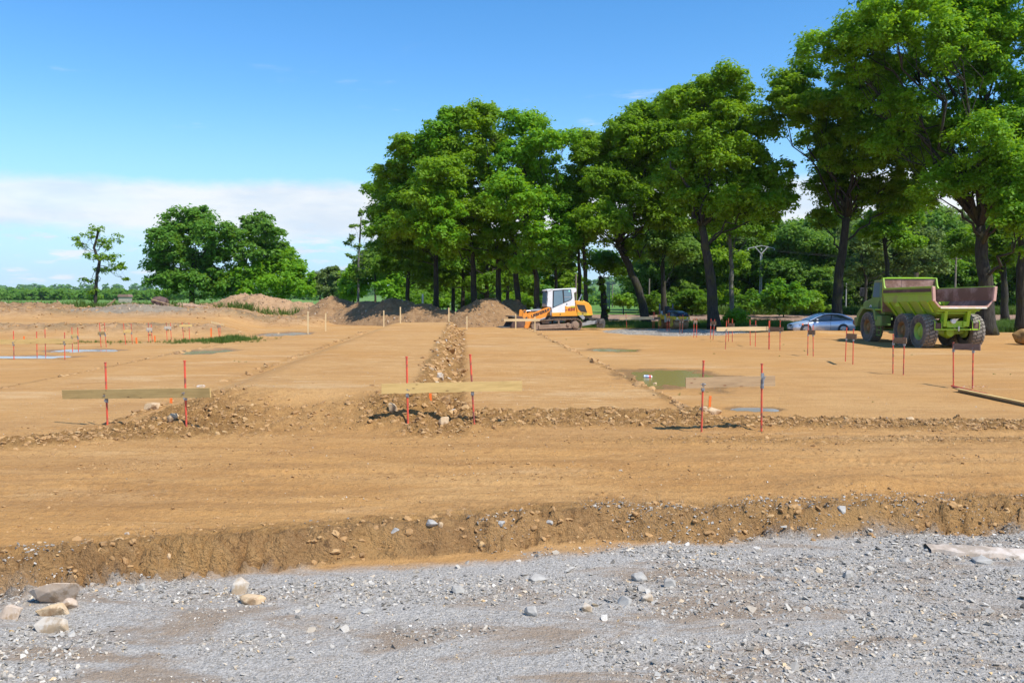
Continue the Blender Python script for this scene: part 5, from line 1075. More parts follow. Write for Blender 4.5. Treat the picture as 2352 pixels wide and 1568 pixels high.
for a in [
 (118, 1388, 112, 66, 'rock_pink', 'largest pinkish slab tilted up at the left foot of the bank', 1, G, .16, -.35, .5),
 (112, 1412, 78, 28, 'rock_tan', 'tan flat rock just in front of the largest slab', 2, G, .16),
 (148, 1402, 44, 26, 'rock_pink', 'small pinkish rock right of the tan flat one at the bank foot', 3, G),
 (22, 1420, 64, 30, 'rock_pink', 'pinkish rock cut off by the left edge of the photo', 4, G, .14),
 (112, 1452, 88, 36, 'rock_white', 'pale flat slab lowest of the left rock pile', 5, G, .16),
 (208, 1345, 22, 24, 'rock_white', 'small pale stone standing at the bank foot right of the big slab', 6, G),
 (548, 1362, 38, 40, 'rock_white', 'white three-cornered stone standing at the bank foot', 7, G, .10, .2, -.3),
 (575, 1388, 58, 20, 'rock_tan', 'tan rough stone lying in front of the white three-cornered stone', 8, G),
 (322, 1356, 20, 16, 'rock_grey', 'small grey stone on the gravel left of the white three-cornered stone', 9, G),
 (1222, 1418, 34, 22, 'rock_grey', 'rounded grey stone on the gravel below the middle of the picture', 10, G),
 (1348, 1405, 26, 20, 'rock_white', 'pale pointed stone on the gravel left of a pair of flat ones', 11, G),
 (1433, 1392, 38, 22, 'rock_grey', 'grey split stone of two layers on the gravel', 12, G),
 (1488, 1384, 28, 20, 'rock_white', 'whitish stone on the gravel right of the split stone', 13, G),
 (1539, 1352, 26, 24, 'rock_grey', 'dark sided grey stone standing upright on the gravel', 14, G),
 (1468, 1334, 36, 20, 'rock_grey', 'light grey stone left of the upright dark sided one', 15, G),
 (1052, 1362, 30, 18, 'rock_grey', 'grey and tan stone pair lying left of centre on the gravel', 16, G),
 (1235, 1336, 40, 18, 'rock_grey', 'bluish stone near the gravel edge below the bank centre', 17, G),
 (1952, 1326, 34, 26, 'rock_grey', 'upright grey stone beside the dark root patch', 18, G),
 (2262, 1297, 56, 20, 'rock_grey', 'large flat dark grey stone below the long pale slab', 19, G),
 (2085, 1290, 34, 16, 'rock_grey', 'dark grey stone left of the large flat one', 20, G),
 (992, 1222, 38, 18, 'rock_grey', 'angular bluish stone on the rim of the bank', 21, 0.03),
 (1012, 1222, 14, 16, 'rock_tan', 'small tan stone next to the angular bluish one on the rim', 22, 0.03),
 (905, 1230, 32, 18, 'rock_grey', 'bluish stone pair on the rim left of the angular one', 23, 0.03),
 (1152, 1218, 24, 16, 'rock_grey', 'small bluish stone on the rim below the middle board', 24, 0.03),
 (1262, 1210, 26, 16, 'rock_grey', 'grey stone alone on the rim right of centre', 25, 0.03),
 (388, 1268, 16, 22, 'rock_tan', 'tan stone stuck in the crumbling bank at left', 26, -.1),
 (1938, 1182, 30, 20, 'rock_grey', 'rounded grey stone on top of the right bank', 27, -.05),
 (290, 1226, 14, 10, 'rock_white', 'small white stone on the road near the left edge', 28, 0.0),
 (1426, 1084, 12, 8, 'rock_white', 'lone small pale stone in the middle of the road', 29, 0.0),
 (1643, 952, 44, 26, 'rock_tan', 'rounded yellowish boulder beside the orange marker peg', 30, 0.05),
 (1615, 948, 34, 18, 'rock_tan', 'brown boulder left of the rounded yellowish one', 31, 0.05),
 (902, 946, 30, 26, 'rock_tan', 'yellowish rock perched by a deep shadow left of the middle board stake', 32, 0.2),
 (1020, 975, 36, 34, 'rock_tan', 'rough brown boulder between the two middle board stakes', 33, 0.1),
 (1010, 875, 22, 24, 'rock_white', 'white rock lying in the slope between the two pads', 34, 0.4),
 (1008, 862, 30, 12, 'rock_white', 'flat white rock above the other white one in the slope', 35, 0.4),
 (1505, 881, 14, 8, 'rock_tan', 'tan stone sticking out of the green puddle', 36, -.02),
 (2095, 962, 26, 14, 'rock_tan', 'pale round clod rock on the right berm', 37, 0.1),
 (460, 890, 24, 9, 'rock_white', 'pale stone on the clod line left of the raised pad', 38, 0.05),
 (395, 965, 30, 24, 'rock_tan', 'tan boulder beside the right stake of the left near board', 39, 0.15),
 (345, 940, 48, 22, 'rock_tan', 'pale tan slab on top of the left clod heap', 40, 0.25)]:
    rock(a[0], a[1], a[2], a[3], a[4], a[5], 500 + a[6], a[7], *(a[8:]))
# long pale slab at the right, half bedded in the gravel
mb = MB(); g0, g1 = gat(2130, 1262, G), gat(2420, 1278, G); k = 16; secs = []
for i in range(k + 1):
    t = i / k; p = g0.lerp(g1, t); wdt = .26 * math.sin(math.pi * min(1, .12 + t * .9)) ** .5 + .02; z = -.28 + .03
    secs.append([(p.x, p.y - wdt * .6 + .02 * math.sin(i * 2.1), -.32), (p.x, p.y - wdt * .5 + .03 * math.sin(i * 1.7), z + .01 * math.sin(i)), (p.x, p.y + .04, z + .03), (p.x, p.y + wdt * .5 + .03 * math.sin(i * 2.6), z + .012), (p.x, p.y + wdt * .6, -.32)])
mb.loft(secs); tag(mb.build('stone_slab', mat2('bleached_slab', (.50, .40, .31), (.62, .54, .46), .9, 5, bmp=.01, dirt=(.34, .27, .20), dirt_amt=.6), None, True), 'long pale slab half bedded in the gravel at the right edge', 'stone slab')
# orange-brown boulder at the right edge
g = gat(2362, 792, .0); me = hull_mesh('boulder', 77, (1.75, 1.3, 1.12), 20, mat2('orange_brown_rock', (.30, .16, .05), (.42, .24, .08), .85, 2, bmp=.02), .05); o = link('boulder', me); o.location = (g.x + .1, g.y + .3, .46); tag(o, 'orange brown boulder at the right edge behind the dump truck', 'boulder')
o = link('fallen_log', None) if False else None
mb = MB(); a = at(411, 697, 86); b = at(482, 702, 84); a.z = 1.55; b.z = 1.45; mb.tube([a, a.lerp(b, .4), b], [.42, .36, .14], 9); tag(mb.build('fallen_log', mat2('bare_reddish_log', (.34, .2, .13), (.5, .33, .2), .9, 3), None, True), 'bare reddish log lying on the far left earth ridge', 'log')
a = at(368, 700, 86); me = lump_mesh('tree_stump', 5, 2, .6, M['rust_dark'], (2.0, 1.2, 1.3)); o = link('tree_stump', me); o.location = (a.x, a.y, 1.75); tag(o, 'dark uprooted stump on the far left earth ridge', 'stump')

# ------------------------------------------------------------------ articulated dump truck (x forward, y left)
def big_wheel(parent, x, y, side, rimmat, name='wheel'):
    """side +1 = outer face towards +y"""
    R_, W_ = .875, .66; wh = empty(name, (x, y, R_)); wh.parent = parent
    s = side; mb = MB()
    prof = [(.45, s * .26), (.50, s * .30), (.62, s * .325), (.76, s * .31), (.80, s * .29), (.805, s * .12), (.805, -s * .12), (.80, -s * .29), (.76, -s * .31), (.62, -s * .325), (.5, -s * .30), (.45, -s * .26)]
    mb.lathe(prof, (0, 0, 0), 'y', 40); mb.build('tyre', M['tyre'], wh, True)
    # wavy tread lugs in three bands round the tyre
    tb = MB(); n = 27
    for k in range(n):
        a0 = 2 * math.pi * k / n
        for band_, (ya, yb) in enumerate(((-.30, -.15), (-.13, .13), (.15, .30))):
            am = a0 + (math.pi / n if band_ == 1 else 0); q = 2 * math.pi / n * .37; m_ = 4 if band_ == 1 else 2; top, bot = [], []
            for j in range(m_ + 1):
                y_ = ya + (yb - ya) * j / m_; bend = .30 * q * (math.sin((y_ + .3) * 21)) * 1.6
                rr = .885 - .9 * max(0, abs(y_) - .24) ** 1.3
                for sgn in (-1, 1):
                    a = am + bend + sgn * q; top.append((rr * math.cos(a), y_, rr * math.sin(a))); bot.append(((.79) * math.cos(a), y_, (.79) * math.sin(a)))
            b0 = len(tb.v); tb.v += top + bot; nt2 = len(top)
            for j in range(m_):
                i = b0 + 2 * j; tb.f.append((i, i + 1, i + 3, i + 2)); tb.f.append((i, i + 2, i + 2 + nt2, i + nt2)); tb.f.append((i + 1, i + 1 + nt2, i + 3 + nt2, i + 3))
            tb.f.append((b0, b0 + nt2, b0 + nt2 + 1, b0 + 1)); e = b0 + 2 * m_; tb.f.append((e, e + 1, e + 1 + nt2, e + nt2))
    tb.build('tread', M['tread'], wh)
    rb_ = MB(); rb_.lathe([(.46, s * .27), (.44, s * .285), (.40, s * .25), (.34, s * .10), (.30, s * .08), (.28, s * .16), (.16, s * .20), (.15, s * .24), (0.0, s * .24)], (0, 0, 0), 'y', 28)
    for k in range(10):
        a = k * math.pi / 5; rb_.tube([(.24 * math.cos(a), s * .16, .24 * math.sin(a)), (.24 * math.cos(a), s * .20, .24 * math.sin(a))], .02, 6)
    rb_.build('rim', rimmat, wh, True); return wh
def dump_truck():
    root = empty('dump_truck', (22.45, 42.3, 0.0), R(90.5), 'lime green six-wheeled dump truck with a rusty open skip, seen from behind', 'dump truck')
    root.location.z = gz(22.45, 42.3) - .03
    Lm, Ld, Gd = M['lime'], M['lime_d'], M['green_d']
    for (x, rm) in ((0, M['lime_d']), (1.82, M['rim_rust']), (6.0, M['rim_rust'])):
        for s in (1, -1): big_wheel(root, x, s * 1.20, s, rm)
    # skip: outer and inner shells from cross-sections (x, floor z, floor half width, chine z, chine half width, rail z, rail half width)
    S = [(-1.45, 2.13, 1.22, 2.46, 1.50, 3.14, 1.55), (-1.2, 2.06, 1.12, 2.45, 1.49, 3.14, 1.54), (-.35, 1.66, .82, 2.43, 1.47, 3.13, 1.52), (.3, 1.52, .72, 2.42, 1.46, 3.12, 1.51), (2.2, 1.50, .70, 2.38, 1.45, 3.10, 1.50), (4.1, 1.56, .70, 2.36, 1.44, 3.08, 1.49)]
    def sec(q, o): x, fz, fw, cz, cw, rz, rw = q; return [(x, rw - o, rz), (x, cw - o, cz + o * .3), (x, fw - o * .5, fz + o), (x, -fw + o * .5, fz + o), (x, -cw + o, cz + o * .3), (x, -rw + o, rz)]
    mb = MB(); mb.loft([sec(q, 0) for q in S]); shell = mb.build('skip', Ld, root)
    mb = MB(); mb.loft([sec(q, .07) for q in S]); mb.build('skip_lining', M['rust_bed'], root)
    mb = MB(); o0, i0 = sec(S[0], 0), sec(S[0], .07)     # rear lip and posts
    mb2 = MB()
    for k in range(5):
        tgt = mb2 if k in (0, 4) else mb
        a, b, c, d = [Vector(v) for v in (o0[k], o0[k + 1], i0[k + 1], i0[k])]; e = Vector((-.05, 0, 0)); e2 = Vector((.06, 0, 0)); tgt.add([a + e, b + e, c + e, d + e, a + e2, b + e2, c + e2, d + e2], [(0, 1, 2, 3), (4, 7, 6, 5), (0, 4, 5, 1), (3, 2, 6, 7), (0, 3, 7, 4), (1, 5, 6, 2)])
    mb.build('tail_lip', M['pink_edge'], root)
    for s in (1, -1):
        q = MB(); q.bar((-1.50, s * 1.55, 3.16), (-1.50, s * 1.50, 2.44), .12, .14); q.build('corner_post', M['pink_edge'], root, bevel=.01)
        q = MB(); q.bar((-1.45, s * 1.53, 3.15), (4.1, s * 1.47, 3.09), .11, .07); q.build('rail', Ld, root, bevel=.01)
        q = MB(); q.bar((-1.25, s * 1.555, 2.98), (4.0, s * 1.50, 2.93), .012, .17); q.build('dark_band', M['rust_dark'], root)
        for zz0 in (2.83, 2.74): q = MB(); q.bar((-1.3, s * 1.55, zz0 + .04), (4.05, s * 1.495, zz0 - .01), .02, .025); q.build('side_rib', Lm, root)
        # slanted under-ribs between the chine and the floor
        for xr in (-.9, .1, 1.2, 2.3, 3.4):
            q = MB(); j = max(i for i in range(len(S)) if S[i][0] <= xr); q0, q1 = S[j], S[min(j + 1, len(S) - 1)]; t = (xr - q0[0]) / max(.01, q1[0] - q0[0]); v = [q0[i] + (q1[i] - q0[i]) * t for i in range(7)]
            q.bar((xr, s * (v[4] + .01), v[3] - .02), (xr + .28, s * (v[2] + .03), v[1] - .03), .10, .12); q.build('under_rib', Lm, root, bevel=.01)
        q = MB(); q.tube([(2.55, s * 1.0, 2.30), (3.35, s * .72, 1.05)], .11, 12); q.build('lift_cylinder', Ld, root, True)
        q = MB(); q.box((2.55, s * 1.22, 2.25), (.5, .30, .28)); q.build('cylinder_bracket', Lm, root, bevel=.015)
    q = MB(); q.box((-1.51, 0, 2.10), (.03, 2.32, .07)); q.build('tail_edge_strip', mat2('bright_worn_edge', (.72, .66, .40), (.8, .78, .7), .5, 5), root)
    for zz0, ww in ((1.98, 2.1), (1.85, 1.95)): q = MB(); q.box((-1.16 + (2.05 - zz0) * 1.9, 0, zz0 - .03), (.05, ww, .06)); q.build('tail_rib', Lm, root)
    # raised headboard with rounded guard, sides returning down
    q = MB(); q.box((4.10, 0, 2.72), (.07, 2.95, 1.85)); q.build('headboard', M['rust_bed'], root)
    q = MB(); q.box((4.16, 0, 2.74), (.04, 2.99, 1.90)); q.box((4.10, 0, 3.69), (.16, 3.05, .05)); q.box((4.30, 0, 3.72), (.5, 2.6, .04)); q.build('headboard_back', Lm, root)
    for s in (1, -1): q = MB(); q.prism([(4.12, 3.1), (4.12, 3.68), (3.98, 3.68), (3.86, 3.25), (3.70, 3.10)], s * 1.46, s * 1.53); q.build('headboard_wing', Ld, root)
    q = MB(); q.box((4.063, .45, 3.1), (.006, .02, 1.0)); q.build('weld_seam', M['rust_dark'], root)
    q = MB(); q.box((4.055, -.25, 2.35), (.006, 1.5, .95)); q.build('worn_floor_plate', M['grey_plate'], root)
    # rear frame
    for s in (1, -1):
        q = MB(); q.box((1.6, s * .42, 1.28), (5.0, .16, .26)); q.build('frame_rail', Lm, root, bevel=.01)
        q = MB(); q.prism([(-1.0, 1.92), (-.62, 1.72), (-.52, 1.14), (-.85, 1.14)], s * .50, s * .66); q.build('hinge_bracket', Lm, root)
        q = MB(); q.box((-.88, s * .95, 1.18), (.10, .34, .30)); q.build('lamp_box', M['rust_dark'], root, bevel=.01)
        q = MB(); q.tube([(-.95, s * .78, .98), (-.95, s * .78, 1.40), (-.80, s * .78, 1.46)], .022, 6); q.tube([(-.95, s * 1.13, .98), (-.95, s * 1.13, 1.40), (-.80, s * 1.13, 1.46)], .022, 6); q.build('lamp_guard', Lm, root)
        for x in (0, 1.82): q = MB(); q.lathe([(0, s * .30), (.34, s * .31), (.34, s * .42), (0, s * .43)], (x, s * .50, .875), 'y', 18); q.build('hub_drum', Ld, root, True)
    q = MB(); q.box((-.86, 0, 1.00), (.14, 2.2, .07)); q.box((-.80, 0, 1.26), (.06, .9, .34)); q.build('rear_crossmember', Lm, root, bevel=.01)
    q = MB(); q.tube([(-.86, .20, 1.42), (-1.0, .20, 1.42)], .12, 16); q.build('reversing_lamp', M['white'], root, True)
    q = MB(); q.tube([(-.95, -.08, 1.17), (-.95, -.08, .93)], .045, 8); q.build('tow_coupling', M['chrome'], root, True)
    for x in (0, 1.82):
        q = MB(); q.tube([(x, -.85, .86), (x, -.42, .86), (x, -.22, .84), (x, 0, .82), (x, .22, .84), (x, .42, .86), (x, .85, .86)], [.13, .15, .24, .33, .24, .15, .13], 16); q.build('axle', Ld, root, True)
        q = MB(); q.lathe([(0, -.36), (.2, -.34), (.28, -.2), (.30, 0)], (x, 0, .82), 'x', 18); q.build('differential', Lm, root, True)
    # front unit
    q = MB(); q.box((5.4, 0, 1.05), (4.3, .95, .42)); q.box((4.25, 0, 1.2), (.9, 1.2, .7)); q.build('front_chassis', M['darksteel'], root, bevel=.02)
    q = MB(); q.tube([(3.0, 0, 1.15), (4.1, 0, 1.15)], .26, 14); q.build('articulation_joint', M['rust_dark'], root, True)
    q = MB(); q.tube([(6.0, -.85, .875), (6.0, .85, .875)], .16, 12); q.build('axle', Gd, root, True)
    for s in (1, -1):
        q = MB(); pts = [(5.02, 1.25), (5.30, 1.88), (6.55, 1.93), (7.15, 1.45), (7.35, 1.05), (7.45, 1.05), (7.45, 1.62), (6.9, 2.02), (5.15, 1.97), (4.86, 1.35)]
        q.prism(pts, s * .74, s * 1.49); q.build('front_mudguard', Gd, root, bevel=.02)
        q = MB(); q.box((4.75, s * 1.12, 1.28), (.75, .62, .62)); q.build('side_tank', Gd, root, bevel=.05)
        q = MB(); q.box((4.70, s * 1.15, 1.92), (1.0, .60, .06)); q.build('step_plate', Lm, root, bevel=.01)
        q = MB()
        for zq in (.45, .75): q.box((4.75, s * 1.35, zq), (.5, .10, .05))
        q.bar((4.52, s * 1.35, .40), (4.52, s * 1.35, 1.0), .04, .04); q.bar((4.98, s * 1.35, .40), (4.98, s * 1.35, 1.0), .04, .04); q.build('ladder', Gd, root)
    q = MB(); q.prism([(5.95, 1.4), (5.95, 2.66), (6.6, 2.62), (7.95, 2.34), (8.05, 2.2), (8.08, 1.4)], -.72, .86); q.build('bonnet', M['green_d'], root, bevel=.05)
    q = MB(); q.box((8.18, 0, 1.12), (.42, 2.5, .52)); q.build('front_bumper', Gd, root, bevel=.05)
    q = MB(); q.tube([(8.2, 1.0, .9), (8.1, 1.05, .55), (7.8, 1.05, .52)], .02, 6); q.build('bumper_bar', M['black'], root)
    q = MB(); q.prism([(4.55, 1.62), (4.55, 3.52), (4.68, 3.62), (5.95, 3.60), (6.18, 2.62), (6.22, 1.62)], -.35, 1.16); q.build('cab', Gd, root, bevel=.04)
    q = MB(); q.prism([(4.72, 2.62), (4.74, 3.46), (5.05, 3.46), (5.02, 2.62)], 1.155, 1.172); q.prism([(5.14, 2.62), (5.16, 3.46), (5.86, 3.46), (6.04, 2.62)], 1.155, 1.172); q.build('side_window', M['glass_sky'], root)
    q = MB(); q.box((4.542, .55, 3.02), (.012, 1.05, .88)); q.build('rear_window', M['glass_sky'], root)
    q = MB(); q.box((4.532, .55, 3.02), (.014, .04, .88)); q.box((4.532, .55, 3.1), (.014, 1.05, .035)); q.box((4.88, 1.176, 3.04), (.03, .012, .86)); q.build('window_bar', M['black'], root)
    q = MB(); q.prism([(5.10, 1.7), (5.10, 2.55), (6.0, 2.55), (6.1, 1.7)], 1.158, 1.176); q.build('cab_door', Gd, root, bevel=.004)
    q = MB(); q.tube([(5.06, 1.2, 1.95), (5.06, 1.24, 2.0), (5.06, 1.24, 2.35), (5.06, 1.2, 2.4)], .018, 6); q.build('grab_rail', M['black'], root)
    q = MB(); q.bar((4.52, 1.27, 1.75), (4.52, 1.27, 2.35), .03, .03); q.build('handrail', mat2('bright_lime_rail', (.5, .8, .05), None, .4), root)
    q = MB(); q.bar((6.1, 1.1, 3.25), (6.7, 1.45, 3.12), .035, .035); q.box((6.75, 1.50, 2.92), (.08, .26, .52)); q.build('mirror', M['black'], root, bevel=.01)
    q = MB(); q.tube([(4.5, -.6, 3.6), (4.5, -.6, 4.0)], [.10, .13], 10); q.build('exhaust', M['rust_dark'], root, True)
    q = MB(); q.tube([(6.95, .862, 2.0), (6.95, .874, 2.0)], .17, 24); bd = q.build('badge', M['white'], root)
    q = MB(); q.tube([(6.95, .874, 2.0), (6.95, .879, 2.0)], .10, 20); q.build('badge_ring', mat2('navy_print', (.05, .09, .2), None, .5), bd)
    q = MB(); q.prism([(6.88, 1.97), (6.95, 2.06), (7.02, 2.0), (6.93, 1.93)], .878, .884); q.build('badge_mark', M['white'], bd)
    q = MB(); q.box((8.0, .72, 1.95), (.12, .22, .18)); q.build('headlight', M['chrome'], root, bevel=.02)
    return root
dump_truck()

# ------------------------------------------------------------------ silver car (x forward)
def car():
    x0, y0 = 22.05, 58.6
    root = empty('car', (x0, y0, gz(x0, y0) - .02), R(181), 'silver blue saloon car parked in tree shade beyond the small soil bank', 'car')
    m, nt, b = nodes_of('silver_blue_car_paint'); b.inputs['Base Color'].default_value = (.50, .56, .66, 1); b.inputs['Metallic'].default_value = .45; b.inputs['Roughness'].default_value = .28; b.inputs['Coat Weight'].default_value = .6; paint = m
    # stations: x, half width, sill z, belt z, top z (bonnet, deck)
    ST = [(2.20, .62, .34, .52, .56), (2.14, .74, .24, .62, .66), (1.95, .82, .20, .68, .76), (1.55, .875, .20, .76, .86), (1.15, .885, .20, .82, .93), (.70, .885, .20, .87, .98), (.2, .885, .20, .90, .98), (-.5, .885, .20, .92, .98), (-1.1, .885, .20, .95, 1.0), (-1.55, .88, .22, .97, 1.06), (-1.95, .84, .25, .96, 1.08), (-2.18, .76, .30, .86, 1.02), (-2.25, .66, .36, .70, .80)]
    secs = []
    for x, w_, sl, bt, tp in ST:
        half = [(x, w_ * .90, sl), (x, w_ * .985, sl + .12), (x, w_, (sl + bt) / 2), (x, w_ * .985, bt - .06), (x, w_ * .93, bt), (x, w_ * .80, bt + (tp - bt) * .55), (x, w_ * .5, tp - .01), (x, 0, tp)]
        secs.append(half + [(p[0], -p[1], p[2]) for p in half[-2::-1]])
    mb = MB(); mb.loft(secs, False, True); body = mb.build('body', paint, root, True, sharp=50)
    G_ = [(1.02, .70, .96, .97), (.62, .69, .96, 1.14), (.20, .66, .96, 1.33), (-.05, .62, .96, 1.41), (-.45, .60, .96, 1.445), (-.95, .60, .97, 1.43), (-1.30, .62, .99, 1.36), (-1.62, .66, 1.02, 1.22), (-1.98, .68, 1.05, 1.08)]
    secs = []
    for x, w_, bz, tz in G_:
        wb = .80; half = [(x, wb, bz - .04), (x, wb * .985, bz), (x, w_ + (wb - w_) * .25, bz + (tz - bz) * .75), (x, w_ * .93, tz - .02), (x, w_ * .5, tz), (x, 0, tz + .005)]; secs.append(half + [(p[0], -p[1], p[2]) for p in half[-2::-1]])
    mb = MB(); mb.loft(secs, False, True); mb.build('windows', M['glass'], root, True, sharp=60)
    # roof skin and pillars, proud of the glass
    mb = MB(); rs_ = []
    for x, w_, bz, tz in G_[3:]:
        rs_.append([(x, w_ + .02, tz - .055), (x, w_ * .95, tz + .003), (x, w_ * .5, tz + .014), (x, 0, tz + .018), (x, -w_ * .5, tz + .014), (x, -w_ * .95, tz + .003), (x, -w_ - .02, tz - .055)])
    mb.loft(rs_[:5]); mb.build('roof', paint, root, True)
    for s in (1, -1):
        mb = MB(); mb.tube([(1.05, s * .78, .95), (.60, s * .72, 1.16), (.18, s * .67, 1.33), (-.08, s * .635, 1.405), (-.5, s * .62, 1.43), (-.95, s * .62, 1.415), (-1.32, s * .635, 1.34), (-1.64, s * .68, 1.20), (-1.95, s * .70, 1.07)], [.035, .035, .032, .03, .028, .03, .045, .07, .06], 6); mb.build('pillar', paint, root, True)
        mb = MB(); mb.bar((-.42, s * .80, .95), (-.55, s * .655, 1.40), .012, .07); mb.build('door_post', M['black'], root)
        mb = MB(); mb.tube([(1.0, s * .80, .955), (-1.45, s * .81, .985)], .010, 5); mb.build('window_trim', M['black'], root)
        mb = MB(); mb.box((.62, s * .96, 1.02), (.14, .20, .13)); mb.build('door_mirror', paint, root, bevel=.03)
        for xd in (.85, -.38, -1.32): mb = MB(); mb.bar((xd, s * .882, .30), (xd, s * .884, .88), .012, .008); mb.build('door_gap', M['black'], root)
        for xd in (-.22, -1.12): mb = MB(); mb.box((xd, s * .892, .83), (.20, .02, .035)); mb.build('door_handle', paint, root, bevel=.008)
        mb = MB(); mb.loft([[(2.10, s * .60, .56), (2.10, s * .60, .68)], [(2.02, s * .74, .55), (1.99, s * .74, .70)], [(1.80, s * .850, .60), (1.76, s * .845, .73)], [(1.58, s * .885, .66), (1.58, s * .880, .745)]]); mb.build('headlight', M['chrome'], root)
        mb = MB(); mb.loft([[(1.66, s * .884, .64), (1.66, s * .880, .742)], [(1.54, s * .895, .665), (1.54, s * .890, .745)]]); mb.build('indicator', M['flag'], root)
        mb = MB(); mb.loft([[(-1.98, s * .862, .72), (-1.98, s * .85, .98)], [(-2.14, s * .80, .70), (-2.16, s * .79, .98)], [(-2.24, s * .68, .68), (-2.24, s * .66, .96)]]); mb.build('tail_light', mat2('tail_light_red', (.35, .02, .03), None, .2), root)
        for xw in (1.36, -1.28):
            wl = empty('wheel', (xw, s * .80, .325)); wl.parent = root
            mb = MB(); mb.lathe([(.395, -s * .05), (.395, s * .088), (.36, s * .090), (0, s * .05)], (0, 0, .01), 'y', 24); mb.build('wheel_arch', M['black'], wl)
            mb = MB(); mb.lathe([(.215, s * .098), (.235, s * .106), (.29, s * .108), (.318, s * .095), (.322, -s * .10), (.2, -s * .10)], (0, 0, 0), 'y', 28); mb.build('tyre', M['black'], wl, True)
            mb = MB(); mb.lathe([(.225, s * .104), (.205, s * .108), (.195, s * .090), (.06, s * .100), (0, s * .104)][:3], (0, 0, 0), 'y', 28)
            for k in range(10): a = k * math.pi / 5 + .1; mb.bar((.04 * math.cos(a), s * .102, .04 * math.sin(a)), (.205 * math.cos(a), s * .102, .205 * math.sin(a)), .012, .030)
            mb.tube([(0, s * .09, 0), (0, s * .112, 0)], .05, 12); mb.build('rim', M['chrome'], wl)
    mb = MB(); mb.box((2.165, 0, .585), (.06, .62, .19)); gr = mb.build('grille', M['black'], root, bevel=.03)
    mb = MB(); mb.bar((2.20, .22, .52), (2.20, -.20, .66), .008, .02); mb.tube([(2.195, 0, .59), (2.205, 0, .59)], .05, 14); mb.build('grille_badge', M['chrome'], gr)
    mb = MB(); mb.box((2.235, 0, .40), (.02, .52, .11)); mb.build('number_plate', M['white'], root)
    mb = MB(); mb.box((2.17, 0, .27), (.08, 1.1, .10)); mb.build('lower_grille', M['black'], root, bevel=.02)
    return root
car()

